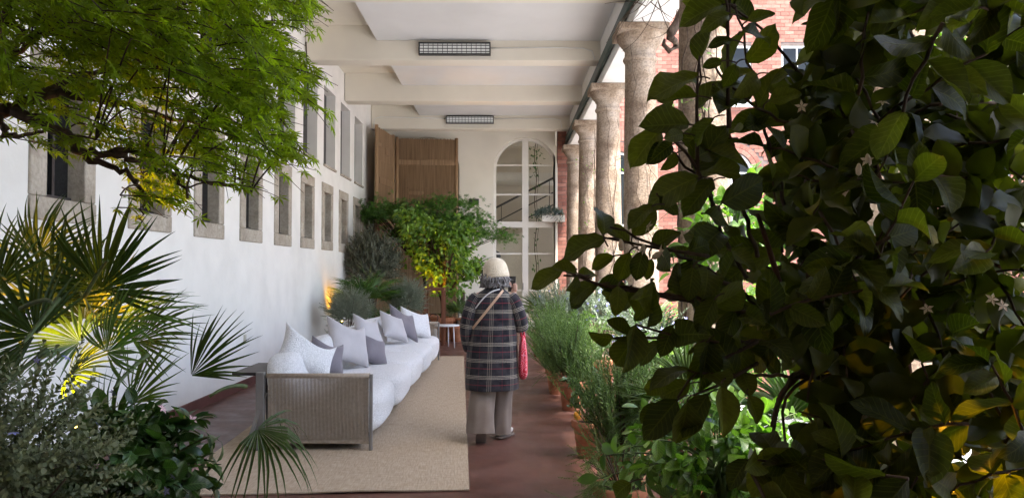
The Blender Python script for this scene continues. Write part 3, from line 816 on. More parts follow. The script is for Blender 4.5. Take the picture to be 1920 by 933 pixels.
# bamboo screen in the far left corner
bs = thing('bamboo_screen', 'tall folding screen of split bamboo canes in the far left corner', 'screen')
def cane_panel(p, q, z1, seed, bands):
    r = np.random.default_rng(seed); p = np.array((*p, 0.0)); q = np.array((*q, 0.0)); d = q - p; L = np.linalg.norm(d); d /= L
    nrm = np.array((-d[1], d[0], 0)); nrm = nrm if nrm[1] < 0 else -nrm
    m = MB(); n = int(L / 0.021)
    cuts = [0.02] + sorted(r.uniform(.6, z1 - .6, 3)) + [z1]
    th = np.linspace(0, math.pi, 4)
    for k in range(n):
        w = L / n
        for a, b in zip(cuts, cuts[1:]):
            aa, bb = a + r.uniform(-.0, .03), b + r.uniform(-.01, .02)
            c = p + d * (k + .5) * w; off = r.uniform(0, .006); rr = w * r.uniform(.36, .5)
            V = [c + d * rr * math.cos(t) + nrm * (rr * math.sin(t) + off) + np.array((0, 0, z)) for z in (aa, bb) for t in th]
            m.add(V, [(0, 1, 5, 4), (1, 2, 6, 5), (2, 3, 7, 6)])
    m.add([p - nrm * .004, q - nrm * .004, q - nrm * .004 + (0, 0, z1), p - nrm * .004 + (0, 0, z1)], [(0, 1, 2, 3)])
    tag(m.build('canes', 'bamboo_cane', bs), kind='stuff')
    for z, u0, u1, h in bands:
        b = MB().bar(p + d * L * u0 + nrm * .02 + (0, 0, z), p + d * L * u1 + nrm * .02 + (0, 0, z), .018, h); bevel(b.build('batten', 'bamboo_cane', bs), .004)
    for e in (p, q):
        MB().tube([e + nrm * .0 + (0, 0, .0), e + (0, 0, z1 * .5), e + (0, 0, z1 + .04)], .045, 10).build('post', 'bamboo_pole', bs, True)
A = at(706, 260, 18.35); B = at(737, 260, 19.75); C = at(856, 260, 19.95)
cane_panel((A[0], A[1]), (B[0], B[1]), 5.03, 1, [(3.75, .15, .95, .16), (4.55, .5, .7, .2), (2.6, .05, .9, .14), (4.62, .05, .25, .1)])
cane_panel((B[0] + .1, B[1] + .02), (C[0], C[1]), 4.98, 2, [(4.36, .02, .98, .13), (3.55, .2, .45, .1), (3.5, .78, .97, .1), (2.3, .02, .98, .13), (4.42, .5, .98, .05)])

# ceiling lamps on the beam faces
def ceiling_lamp(x0, x1, y, zc, h, label, conduit):
    t = thing('ceiling_lamp', label, 'lamp', 'louvred lamps on the ceiling beams', ((x0 + x1) / 2, y, zc))
    w = (x1 - x0) / 2
    MB().box((-w + .02, -.06, -h / 2 + .02), (w - .02, -.004, h / 2 - .02)).build('diffuser', 'lamp_white', t)
    for lo, hi in (((-w, -.10, -h / 2), (w, 0, -h / 2 + .02)), ((-w, -.10, h / 2 - .02), (w, 0, h / 2)), ((-w, -.10, -h / 2 + .021), (-w + .02, 0, h / 2 - .021)), ((w - .02, -.10, -h / 2 + .021), (w, 0, h / 2 - .021))):
        MB().box(lo, hi).build('frame', 'black_metal', t)
    lv = MB()
    for k in range(1, 15):
        xx = -w + 2 * w * k / 15; lv.box((xx - .004, -.095, -h / 2 + .021), (xx + .004, -.061, h / 2 - .021))
    for k in range(1, 4):
        zz = -h / 2 + h * k / 4; lv.box((-w + .021, -.098, zz - .003), (w - .021, -.064, zz + .003))
    tag(lv.build('louvre', 'black_metal', t), kind='stuff')
    c = MB()
    for pts in conduit:
        c.tube(np.array(pts) - np.array(t.location), .010, 6)
    c.build('conduit', 'white_paint', t, True)
yA, yC = BEAMY[4], BEAMY[6]
a, b = at(786, 86, yA), at(920, 87, yA)
ceiling_lamp(a[0], b[0], yA - .001, 5.30, .21, 'larger grid lamp on the nearer ceiling beam', [[(b[0], yA - .012, 5.33), (.8, yA - .012, 5.34), (1.30, yA - .012, 5.33), (1.46, yA - .012, 5.28), (1.50, yA - .012, 5.14)]])
a, b = at(837, 221, yC), at(926, 223, yC)
ceiling_lamp(a[0], b[0], yC - .001, 5.34, .19, 'smaller looking grid lamp on the farthest ceiling beam', [[(b[0], yC - .012, 5.38), (.6, yC - .012, 5.38), (1.2, yC - .012, 5.38), (1.36, yC - .012, 5.34), (1.40, yC - .012, 5.14)],
             [(a[0], yC - .012, 5.38), (-2.2, yC - .012, 5.40), (-3.2, yC - .012, 5.42), (-3.35, yC - .012, 5.38), (-3.38, yC - .012, 5.16)]])

# ------------------------------------------------------------------ brick facade closing the courtyard
bf = thing('brick_facade', 'red brick facade with arched windows closing the courtyard', 'building')
YF = YB + 0.02
FX0, FX1, FZ0, FZ1 = 1.36, 17.0, -2.0, 9.6
wins = [(6.05, .56, 2.7, 4.15, True), (9.6, .56, 2.7, 4.15, True), (13.0, .56, 2.7, 4.15, True), (3.0, .56, 2.7, 4.15, True)]
rects = [(7.72, 8.5, -1.9, .2), (4.4, 5.2, -1.9, .2), (11.2, 12.0, -1.9, .2), (5.5, 6.6, 6.0, 7.6), (9.1, 10.1, 6.0, 7.6), (7.4, 8.3, 6.0, 7.6), (12.4, 13.4, 6.0, 7.6)]
loops = [[(FX0, FZ0), (FX1, FZ0), (FX1, FZ1), (FX0, FZ1)]] + [arch_loop(c, h, z0, zs) for c, h, z0, zs, _ in wins] + [[(a, c), (b, c), (b, d), (a, d)] for a, b, c, d in rects]
curve_plate('mortar_bed', loops, 0.3, 'mortar', bf, pos=YF + .15)
BL, BH, JT = 0.235, 0.092, 0.011
bricks = []
for r_ in range(int((FZ1 - FZ0) / (BH + JT))):
    z = FZ0 + r_ * (BH + JT)
    x = FX0 - (BL / 2 if r_ % 2 else 0)
    while x < FX1:
        a, b = max(x, FX0), min(x + BL, FX1); cx, cz = (a + b) / 2, z + BH / 2
        for c, h, z0, zs, _ in wins:
            h2 = h + .26 if cz > zs else h
            if cz > zs:
                inside = (abs(cx - c) - BL / 2) ** 2 + (cz - zs) ** 2 < h2 ** 2 if abs(cx - c) > BL / 2 else cz - zs < h2
                if inside: a = b
            elif z0 - BH < cz:
                if c - h < b and a < c + h:
                    if cx < c: b = min(b, c - h)
                    else: a = max(a, c + h)
        for (p, q, c, d) in rects:
            if c - BH < cz < d + BH * .5 and p < b and a < q:
                if cx < (p + q) / 2: b = min(b, p)
                else: a = max(a, q)
        if b - a > .04: bricks.append((a, b, z, cx, cz))
        x += BL + JT
def score(bk):
    px = 950 + bk[3] / YF * FPX; py = 505 - (bk[4] - CAMZ) / YF * FPX
    s = 0
    for (x0, x1, y0, y1, w) in ((1238, 1275, 20, 330, 5), (1048, 1060, 240, 560, 6), (1395, 1490, 270, 490, 4), (1450, 1500, 670, 750, 4), (1480, 1510, 20, 100, 3), (1350, 1480, 60, 270, 2), (1730, 1770, 180, 290, 2), (1270, 1480, 270, 560, 1.2)):
        if x0 < px < x1 and y0 < py < y1: s = max(s, w)
    full = bk[1] - bk[0] > BL - .002
    return (s + (0.5 if full else 0)) if s else rng.random() * .1
bricks.sort(key=score, reverse=True)
bm_ = MB().box((-BL / 2, -.010, -BH / 2), (BL / 2, .008, BH / 2))
tmp = bm_.build('brick', 'brick_red', bf); me_b = tmp.data; tmp_used = False
single = 0; rest = MB()
for a, b, z, cx, cz in bricks:
    off = random.uniform(-.003, .003)
    if single < 300 and b - a > BL - .002:
        o = tmp if single == 0 else link('brick', me_b, bf)
        o.location = ((a + b) / 2, YF + off, cz); single += 1
    else:
        rest.box((a, YF - .010 + off, z), (b, YF + .008 + off, z + BH))
tag(rest.build('bricks', 'brick_red', bf), kind='stuff')
for c, h, z0, zs, _ in wins:
    w = thing('window', None, None); w.parent = bf
    for ring, r0, r1 in ((0, h + .012, h + .125), (1, h + .137, h + .25)):
        nv = 22 + 5 * ring
        for k in range(nv):
            t0, t1 = math.pi * (k + .05) / nv, math.pi * (k + .95) / nv
            V = [(c + r * math.cos(t), y, zs + r * math.sin(t)) for y in (YF - .016, YF + .01) for r, t in ((r0, t0), (r1, t0), (r1, t1), (r0, t1))]
            if c in (6.05,): MB().add(V, [(0, 1, 2, 3), (7, 6, 5, 4), (0, 4, 5, 1), (1, 5, 6, 2), (2, 6, 7, 3), (3, 7, 4, 0)]).build('voussoir', 'brick_red', w)
            else:
                if k == 0 and ring == 0: acc = MB()
                acc.add(V, [(0, 1, 2, 3), (7, 6, 5, 4), (0, 4, 5, 1), (1, 5, 6, 2), (2, 6, 7, 3), (3, 7, 4, 0)])
                if k == nv - 1 and ring == 1: tag(acc.build('voussoirs', 'brick_red', w), kind='stuff')
    curve_plate('frame', arch_ring(c, h - .003, .06, z0 + .003, zs), .08, 'white_paint', w, pos=YF + .10)
    curve_plate('pane', [arch_loop(c, h - .04, z0 + .03, zs)], .01, 'dark_glass', w, pos=YF + .11)
    m = MB(); m.box((c - .02, YF + .07, z0 + .064), (c + .02, YF + .125, zs + h - .064)); m.box((c - h + .064, YF + .075, zs - .02), (c - .021, YF + .12, zs + .02)); m.box((c + .021, YF + .075, zs - .02), (c + h - .064, YF + .12, zs + .02)); m.build('glazing_bars', 'white_paint', w)
for a, b, c, d in rects:
    w = thing('window', None, None); w.parent = bf
    m = MB(); m.box((a, YF + .05, c), (a + .07, YF + .12, d)); m.box((b - .07, YF + .05, c), (b, YF + .12, d)); m.box((a + .071, YF + .05, d - .07), (b - .071, YF + .12, d)); m.box((a + .071, YF + .05, c), (b - .071, YF + .12, c + .07)); m.box(((a + b) / 2 - .02, YF + .06, c + .071), ((a + b) / 2 + .02, YF + .11, d - .071))
    m.build('frame', 'white_paint', w)
    MB().box((a + .03, YF + .085, c + .03), (b - .03, YF + .095, d - .03)).build('pane', 'dark_glass', w)
    MB().box((a - .08, YF - .06, c - .09), (b + .08, YF + .04, c - .005)).build('sill', 'white_paint', w)
MB().box((FX0 - .0, YF - .12, FZ1), (FX1 + .1, YF + .5, FZ1 + .25)).build('cornice', 'white_paint', bf)
# ------------------------------------------------------------------ soft shapes
def rbox(size, p=5.0, n=14, sag=0.0, seed=0, lump=0.0):
    """rounded cushion: cube grid projected on a p-norm ball"""
    bm = bmesh.new()
    bmesh.ops.create_cube(bm, size=2.0)
    bmesh.ops.subdivide_edges(bm, edges=bm.edges[:], cuts=n, use_grid_fill=True)
    r = np.random.default_rng(seed); ph = r.uniform(0, 6, 6)
    for v in bm.verts:
        c = np.array(v.co); q = c / (np.sum(np.abs(c) ** p) ** (1 / p))
        l = 1 + lump * (math.sin(3 * q[0] + ph[0]) * math.sin(2.5 * q[1] + ph[1]) + .5 * math.sin(6 * q[2] + ph[2] + 4 * q[1]))
        q = q * l
        q[2] += sag * (1 - q[0] ** 2) * (1 - q[1] ** 2)
        v.co = q * np.array(size) / 2
    V = [tuple(v.co) for v in bm.verts]; F = [tuple(x.index for x in f.verts) for f in bm.faces]
    bm.free()
    return V, F

def put(V, R3, P):
    return np.asarray(V) @ np.asarray(R3).T + np.asarray(P)

def rot(ax, ay, az):
    return np.array(Matrix.Rotation(az, 3, 'Z') @ Matrix.Rotation(ay, 3, 'Y') @ Matrix.Rotation(ax, 3, 'X'))

def throw_cushion(name, mat, label, P, w, h, t, ax, ay, az, seed, chop=0.0, group='throw cushions on the long sofa'):
    """knife-edge pillow standing in its local XZ plane, faces +-Y"""
    n = 22; r = np.random.default_rng(seed); ph = r.uniform(0, 6, 4)
    V = []; F = []
    us = np.sin(np.linspace(-1, 1, n + 1) * math.pi / 2)
    for s in (1, -1):
        o = len(V)
        for i in us:
            for j in us:
                pin = 0.10
                x = i * (1 - pin * (1 - j * j) * abs(i) ** 1.0); z = j * (1 - pin * (1 - i * i) * abs(j))
                th = (max(0, 1 - i ** 4) * max(0, 1 - j ** 4)) ** 0.55
                th *= 1 + .10 * math.sin(3.5 * i + ph[0]) * math.sin(3 * j + ph[1])
                dz = -chop * max(0, j) ** 2 * (1 - i * i) * h * .35
                V.append((x * w / 2, s * th * t / 2 + .015 * math.sin(2 * i + ph[2]) * math.cos(2 * j + ph[3]), z * h / 2 + dz))
        for i in range(n):
            for j in range(n):
                q = o + i * (n + 1) + j
                F.append((q, q + 1, q + n + 2, q + n + 1) if s > 0 else (q, q + n + 1, q + n + 2, q + 1))
    o = MB().add(put(V, rot(ax, ay, az), (0, 0, 0)), F).build(name, mat, None, True)
    o.location = P
    # weld the seam
    bm = bmesh.new(); bm.from_mesh(o.data); bmesh.ops.remove_doubles(bm, verts=bm.verts, dist=1e-4); bm.to_mesh(o.data); bm.free()
    return tag(o, label, 'cushion', group)

# ------------------------------------------------------------------ rug
rg = []
nx, ny = 40, 60
RW, RL = 2.13, 8.25
V = []; F = []
for lay in (0, 1):
    for i in range(nx + 1):
        for j in range(ny + 1):
            x = -RW * i / nx; y = RL * j / ny
            lift = 0.010 * math.exp(-((x + .75) / .35) ** 2) * math.exp(-(y / .25) ** 2)
            V.append((x, y + .008 * math.sin(x * 2.2), 0.004 + (0.009 + lift) * lay + (lift * .9 if not lay else 0)))
N = (nx + 1) * (ny + 1)
for i in range(nx):
    for j in range(ny):
        q = i * (ny + 1) + j
        F.append((N + q, N + q + 1, N + q + ny + 2, N + q + ny + 1))
for i in range(nx):
    for j in (0, ny):
        q = i * (ny + 1) + j; F.append((q, q + ny + 1, N + q + ny + 1, N + q))
for j in range(ny):
    for i in (0, nx):
        q = i * (ny + 1) + j; F.append((q, q + 1, N + q + 1, N + q))
rug = MB().add(V, F).build('rug', 'rug_weave')
rug.location = (-0.262, 5.36, 0); rug.rotation_euler = (0, 0, R(3.5))
tag(rug, 'large flat woven jute rug under the white sofa', 'rug')

# ------------------------------------------------------------------ sofa
SX, SY = -1.60, 6.52
sofa = thing('sofa', 'very long white boucle modular sofa with rope-woven ends', 'sofa', None, (SX, SY, 0))
SEATS = 5; SWID = 1.26
for k in range(SEATS):
    V, F = rbox((0.98, SWID * 0.992, 0.39), 4.6, 16, 0.012, k, 0.010)
    V = np.array(V); V[:, 0] += 0.03 * (V[:, 2] / .2) * 0.6
    MB().add(V + np.array((0.0 + .008 * (k % 2), 0.06 + SWID * (k + .5), 0.275)), F).build('seat_cushion', 'boucle', sofa, True)
for k in range(SEATS):
    V, F = rbox((0.32, SWID * 0.99, 0.52), 3.6, 14, 0.0, 10 + k, 0.03)
    V = put(V, rot(0, R(-11), 0), (-0.36, 0.06 + SWID * (k + .5), 0.56 + (.02 if k % 2 else 0)))
    MB().add(V, F).build('back_cushion', 'boucle', sofa, True)
def rope_arm(y0, s):
    a = MB(); x0, x1 = -0.44, 0.43
    zt, zb = 0.645, 0.085
    MB().tube([(x0 - .01, y0, zt), (0, y0, zt), (x1, y0, zt)], .022, 10).build('arm_rail', 'rope', sofa, True)
    MB().tube([(x0 - .01, y0, zb), (0, y0, zb), (x1, y0, zb)], .018, 10).build('bottom_rail', 'rope', sofa, True)
    bevel(MB().box((x1 - .004, y0 - .022, 0.014), (x1 + .022, y0 + .022, zt + .012)).build('arm_post', 'grey_frame', sofa), .004)
    bevel(MB().box((x0 - .10, y0 - .025, 0.014), (x0 - .03, y0 + .03, zt + .03)).build('rear_leg', 'grey_frame', sofa), .006)
    n = 74
    for row in (-.017, .017):
        for k in range(n):
            x = x0 + (x1 - x0 - .01) * (k + .5 ) / n
            a.tube([(x, y0 + row, zb - .005), (x + .001, y0 + row * .75, .37), (x, y0 + row, zt + .008)], .0034, 5, cap=False)
    tag(a.build('rope_weave', 'rope', sofa, True), kind='stuff')
rope_arm(0.0, -1)
rope_arm(SWID * SEATS + .14, 1)
m = MB(); m.bar((-.47, .02, .50), (-.60, -.08, .02), .03, .03, up=(0, 1, 0)); m.build('rear_strut', 'grey_frame', sofa)
for y in (.03, SWID * SEATS + .08):
    MB().box((-.40, y + .02, .06), (.40, y + .06, .10)).build('base_rail', 'grey_frame', sofa)
MB().box((-.44, .1, .50), (-.41, SWID * SEATS, .56)).build('back_rail', 'grey_frame', sofa)
for k in range(1, SEATS):
    for x in (-.38, .30):
        MB().lathe([(.016, .013), (.02, .09)], (x, .06 + SWID * k, 0), 10).build('leg', 'black_metal', sofa, True)
MB().box((-.40, .10, .055), (.36, SWID * SEATS + .02, .085)).build('platform', 'grey_frame', sofa)

pt = lambda px, py, Y: tuple(at(px, py, Y))
throw_cushion('boucle_cushion', 'boucle', 'white boucle cushion slumped over the near rope end of the sofa', pt(576, 662, 7.05), 0.570, 0.405, 0.210, R(-23), R(27), R(38), 1, 0.95)
throw_cushion('slate_cushion', 'cushion_slate', 'small dark grey cushion tucked behind the white boucle one', pt(614, 668, 7.55), 0.405, 0.352, 0.158, R(-19), R(17), R(52), 2, 0.45)
throw_cushion('pale_cushion', 'cushion_pale', 'tall pale grey cushion leaning behind the dark slate one, nearest of the pale ones', pt(652, 640, 8.35), 0.534, 0.528, 0.179, R(-29), R(17), R(48), 3, 0.55)
throw_cushion('slate_cushion', 'cushion_slate', 'dark slate cushion leaning in front of the tall pale grey one', pt(698, 656, 8.75), 0.423, 0.387, 0.168, R(-33), R(21), R(50), 4, 0.35)
throw_cushion('pale_cushion', 'cushion_pale', 'pale grey cushion half hidden behind the tall pale one in the middle', pt(690, 622, 9.6), 0.460, 0.440, 0.158, R(-25), R(11), R(58), 5, 0.45)
throw_cushion('pale_cushion', 'cushion_pale', 'pale grey cushion leaning against the large slate one at the far end', pt(738, 612, 11.0), 0.478, 0.422, 0.158, R(-31), R(17), R(54), 6, 0.35)
throw_cushion('slate_cushion', 'cushion_slate', 'large slate cushion at the far end of the sofa', pt(757, 606, 11.35), 0.534, 0.510, 0.147, R(-33), R(21), R(54), 7, 0.35)
throw_cushion('boucle_cushion', 'boucle', 'white cushion standing against the far rope end of the sofa', pt(780, 606, 12.1), 0.570, 0.493, 0.210, R(-29), R(15), R(46), 8, 0.35)

# ------------------------------------------------------------------ tables, lantern
ct = thing('console_table', 'low dark table between the white wall and the near end of the sofa', 'table', None, (-2.36, 7.40, 0))
bevel(MB().box((-.20, -.30, .565), (.16, .45, .595)).build('top', 'dark_wood', ct), .005)
for sx, sy in ((.10, -.2), (.10, .38)):
    MB().bar((sx, sy, .564), (sx + .02, sy, 0.0), .035, .035, up=(0, 1, 0)).build('leg', 'dark_wood', ct)
tb = thing('side_table', 'round white side table behind the far end of the sofa', 'table', None, (at(838, 610, 15.2)[0], 15.2, 0))
MB().lathe([(0.001, .425), (.24, .425), (.25, .432), (.25, .445), (.24, .452), (0.001, .452)], n=32).build('top', 'tabletop_white', tb, True)
for k in range(3):
    a = k * 2.094 - .6
    MB().tube([(.17 * math.cos(a), .17 * math.sin(a), .424), (.19 * math.cos(a), .19 * math.sin(a), 0)], .012, 8).build('leg', 'tabletop_white', tb, True)
ln = thing('lantern', 'tall open rust-brown lantern frame with a ring beside the round table', 'lantern', None, (at(815, 580, 15.8)[0], 15.8, 0))
w = .185
for sx in (-w, w):
    for sy in (-w, w):
        bevel(MB().box((sx - .03, sy - .03, 0), (sx + .03, sy + .03, 1.12)).build('post', 'rust_wood', ln), .004)
bevel(MB().box((-w - .03, -w - .03, 1.121), (w + .03, w + .03, 1.18)).build('top', 'rust_wood', ln), .004)
bevel(MB().box((-w + .031, -w + .031, .06), (w - .031, w - .031, .10)).build('base', 'rust_wood', ln), .004)
MB().box((-w + .03, -w - .02, .42), (w - .03, -w + .02, .46)).build('crossbar', 'rust_wood', ln)
th = np.linspace(0, 2 * np.pi, 25); MB().tube([(.09 * math.cos(t), -w - .03, .56 + .09 * math.sin(t)) for t in th], .008, 6, cap=False).build('ring', 'black_metal', ln, True)
MB().lathe([(.05, .10), (.055, .32), (.001, .33)], n=14).build('candle', 'tabletop_white', ln, True)

# ------------------------------------------------------------------ the visitor
def loft(rings, n=28, cap_top=False, cap_bot=False, u0=0.0, wrinkle=0.0, seed=0, vaxis=None):
    """rings: (centre, rx, ry[, tilt matrix cols a,b]) -> verts, faces, uv in metres"""
    r = np.random.default_rng(seed); V = []; UV = []; F = []
    acc = 0; prev = None; ph = r.uniform(0, 6, 4)
    rmean = np.mean([(q[1] + q[2]) / 2 for q in rings])
    for i, q in enumerate(rings):
        c = np.array(q[0], float); a, b = (np.array((1., 0, 0)), np.array((0, 1., 0))) if len(q) < 5 else (np.array(q[3]), np.array(q[4]))
        if prev is not None: acc += np.linalg.norm(c - prev)
        prev = c
        for k in range(n + 1):
            t = 2 * math.pi * k / n
            e = 1 + wrinkle * (math.sin(3 * t + ph[0] + i * .8) * .5 + math.sin(7 * t + ph[1] - i * .45) * .45 + math.sin(5 * t + ph[2] + i * 1.7) * .3)
            V.append(c + a * q[1] * e * math.cos(t) + b * q[2] * e * math.sin(t))
            UV.append((u0 + t * rmean, c[2] if vaxis is None else acc))
    m = n + 1
    for i in range(len(rings) - 1):
        for k in range(n):
            F.append((i * m + k, i * m + k + 1, (i + 1) * m + k + 1, (i + 1) * m + k))
    if cap_top:
        F.append(tuple((len(rings) - 1) * m + k for k in range(n)))
    if cap_bot:
        F.append(tuple(k for k in range(n - 1, -1, -1)))
    return V, F, UV

def loft_obj(name, parts, mat, parent, sub=1):
    V = []; F = []; UV = []
    for v, f, u in parts:
        o = len(V); V += [tuple(x) for x in v]; UV += u; F += [tuple(i + o for i in q) for q in f]
    me = bpy.data.meshes.new(name); me.from_pydata(V, [], F)
    uvl = me.uv_layers.new(name='UVMap')
    for lp in me.loops: uvl.data[lp.index].uv = UV[lp.vertex_index]
    bm = bmesh.new(); bm.from_mesh(me); bmesh.ops.remove_doubles(bm, verts=bm.verts, dist=1e-5); bm.to_mesh(me); bm.free()
    me.materials.append(MATS[mat]); me.polygons.foreach_set('use_smooth', [True] * len(me.polygons))
    o = link(name, me, parent)
    if sub:
        s = o.modifiers.new('smooth', 'SUBSURF'); s.levels = sub; s.render_levels = sub
    return o

def limb(pts, rads, n=16, flat=1.0, wrinkle=0.0, seed=0, u0=0.0, capb=True, capt=True):
    pts = np.array(pts, float); tg = np.gradient(pts, axis=0); tg = unit(tg)
    rings = []
    for p, t, r_ in zip(pts, tg, rads):
        ref = np.array((0, 1., 0)) if abs(t[1]) < .8 else np.array((0, 0, 1.))
        a = unit(np.cross(ref, t)); b = np.cross(t, a)
        rings.append((p, r_, r_ * flat, a, b))
    return loft(rings, n, capt, capb, u0, wrinkle, seed, vaxis=True)

W0 = at(918, 830, 6.85)
PX, PY = at(926, 600, 6.95)[0], 6.95
per = thing('person', 'person seen from behind in dark plaid coat and cream hat, walking along the rug edge', 'person', None, (PX, PY, 0))
# one continuous body under the clothes, grown from a skeleton
sk_v = [(0, 0, .90), (0, 0, 1.08), (0, 0, 1.28), (.0, .01, 1.38), (.01, .02, 1.44), (.015, .03, 1.54), (.015, .03, 1.62),
        (-.15, 0, 1.30), (-.23, -.03, 1.06), (-.215, .07, .84), (-.21, .12, .78),
        (.15, 0, 1.30), (.235, .0, 1.05), (.20, .18, 1.22), (.185, .27, 1.335), (.18, .29, 1.38),
        (-.09, 0, .84), (-.097, -.05, .46), (-.11, -.16, .15), (-.11, -.08, .07),
        (.08, .0, .84), (.07, .07, .46), (.06, .11, .09), (.075, .20, .045)]
sk_e = [(0, 1), (1, 2), (2, 3), (3, 4), (4, 5), (5, 6), (2, 7), (7, 8), (8, 9), (9, 10), (2, 11), (11, 12), (12, 13), (13, 14), (14, 15), (0, 16), (16, 17), (17, 18), (18, 19), (0, 20), (20, 21), (21, 22), (22, 23)]
sk_r = [.13, .115, .12, .055, .052, .085, .06, .05, .040, .026, .022, .05, .040, .028, .026, .024, .08, .055, .036, .03, .08, .055, .036, .03]
me = bpy.data.meshes.new('body'); me.from_pydata(sk_v, sk_e, []); me.materials.append(MATS['skin'])
body = link('body', me, per)
body.modifiers.new('skin', 'SKIN')
if not me.skin_vertices: 
    bpy.context.view_layer.objects.active = body
    bpy.ops.mesh.customdata_skin_add()
for i, r_ in enumerate(sk_r):
    me.skin_vertices[0].data[i].radius = (r_, r_)
me.skin_vertices[0].data[0].use_root = True
s_ = body.modifiers.new('smooth', 'SUBSURF'); s_.levels = 1; s_.render_levels = 2
# right hand with separate fingers closed on the phone
hand = np.array((.183, .275, 1.36))
for k, (dx, dz, L) in enumerate(((-.012, .000, .055), (-.012, .018, .062), (-.012, .035, .06), (-.010, .050, .05))):
    p = hand + np.array((.015, .005, dz)); MB().tube([p, p + (.004, .028, .004), p + (-.012, .045, .006), p + (-.032, .040, .006), p + (-.038, .026, .006)], (.009, .0088, .0082, .0075, .0055), 8).build('finger', 'skin', per, True)
p = hand + np.array((-.01, -.006, .02)); MB().tube([p, p + (-.018, .004, .018), p + (-.024, .016, .04), p + (-.022, .022, .052)], (.011, .0105, .009, .006), 8).build('thumb', 'skin', per, True)
V, F = rbox((.045, .05, .085), 3, 6); MB().add(np.array(V) + hand + np.array((.012, -.008, .02)), F).build('palm', 'skin', per, True)
# face (turned to the right, mostly hidden)
V, F = rbox((.15, .185, .23), 2.4, 10)
MB().add(put(V, rot(0, 0, R(-38)), (.02, .035, 1.53)), F).build('face', 'skin', per, True)
fd = np.array((math.sin(R(38)), math.cos(R(38)), 0)); sd = np.array((fd[1], -fd[0], 0)); fc = np.array((.02, .035, 1.53))
m = MB(); m.tube([fc + fd * .085 + (0, 0, .01), fc + fd * .112 + (0, 0, -.02), fc + fd * .092 + (0, 0, -.032)], (.007, .014, .008), 8); m.build('nose', 'skin', per, True)
for s in (-1, 1):
    m = MB(); V, F = rbox((.024, .014, .012), 2, 3); m.add(np.array(V) + fc + fd * .083 + sd * s * .032 + np.array((0, 0, .012)), F); m.build('eye', 'black_metal', per, True)
m = MB(); V, F = rbox((.045, .012, .012), 2, 3); m.add(put(V, rot(0, 0, R(-38)), fc + fd * .088 + np.array((0, 0, -.062))), F); m.build('mouth', 'petal_pink', per, True)
# coat
rings = [((-.02, -.01, .470), .242, .205), ((-.02, -.01, .475), .245, .208), ((-.02, -.01, .55), .243, .200), ((-.015, -.005, .66), .240, .186), ((-.012, 0, .78), .234, .172), ((-.01, 0, .90), .226, .162),
         ((-.005, 0, 1.00), .214, .152), ((0, 0, 1.10), .205, .142), ((0, 0, 1.18), .203, .137), ((0, 0, 1.25), .198, .130), ((0, 0, 1.30), .182, .118), ((0, .005, 1.335), .150, .102), ((.003, .01, 1.36), .110, .085), ((.005, .012, 1.385), .078, .072), ((.007, .015, 1.42), .068, .066)]
tor = loft(rings, 44, False, False, 0.02, .034, 2)
la = limb([(-.13, 0, 1.315), (-.165, -.005, 1.28), (-.20, -.015, 1.20), (-.235, -.03, 1.08), (-.245, -.02, 1.00), (-.240, .01, .92), (-.228, .045, .84), (-.222, .06, .80)], (.062, .078, .076, .072, .070, .066, .062, .058), 18, 1.0, .03, 4)
ra = limb([(.13, 0, 1.315), (.165, -.005, 1.28), (.20, -.012, 1.20), (.238, -.015, 1.10), (.252, .0, 1.02), (.245, .06, 1.01), (.228, .13, 1.10), (.208, .20, 1.22), (.192, .25, 1.31)], (.062, .078, .076, .072, .074, .070, .062, .054, .048), 18, 1.0, .03, 5)
loft_obj('coat', [tor, la, ra], 'plaid_wool', per)
col = loft([((.006, .012, 1.375), .082, .076), ((.006, .012, 1.385), .088, .082), ((.008, .015, 1.43), .080, .075), ((.008, .015, 1.435), .070, .066)], 24, False, False, 0, .02, 3)
loft_obj('collar', [col], 'plaid_wool', per)
# trousers: two wide legs
def leg(cx, pts, rads, seed):
    return limb(pts, rads, 26, .92, .10, seed, 0, False, False)
lt = leg(0, [(-.085, 0, .92), (-.088, -.005, .75), (-.092, -.01, .60), (-.097, -.03, .48), (-.104, -.085, .36), (-.110, -.12, .25), (-.114, -.145, .15), (-.114, -.155, .095)], (.115, .115, .115, .116, .118, .12, .124, .126), 7)
rt = leg(0, [(.07, 0, .92), (.072, .01, .75), (.07, .03, .60), (.066, .06, .48), (.06, .085, .36), (.058, .10, .24), (.057, .105, .12), (.057, .105, .045)], (.12, .12, .112, .106, .103, .104, .106, .108), 8)
loft_obj('trousers', [lt, rt], 'trousers_taupe', per)
# shoes: left heel raised, right flat
def shoe(P, pitch, yaw):
    Rm = rot(pitch, 0, yaw)
    V, F = rbox((.092, .25, .085), 2.6, 8); V = np.array(V); V[:, 2] *= np.where(V[:, 1] > .02, .72, 1.0); V[:, 0] *= np.where(V[:, 1] < 0, .86, 1.0)
    s = MB().add(put(V + (0, 0.02, .052), Rm, P), F).build('shoe', 'shoe_white', per, True)
    V, F = rbox((.10, .26, .03), 4, 6); V = np.array(V); V[:, 0] *= np.where(V[:, 1] < 0, .86, 1.0)
    MB().add(put(V + (0, 0.02, .012), Rm, P), F).build('sole', 'shoe_sole', s, True)
shoe((-.108, -.165, .085), R(-52), R(4)); shoe((.088, .115, .004), 0, R(-30))
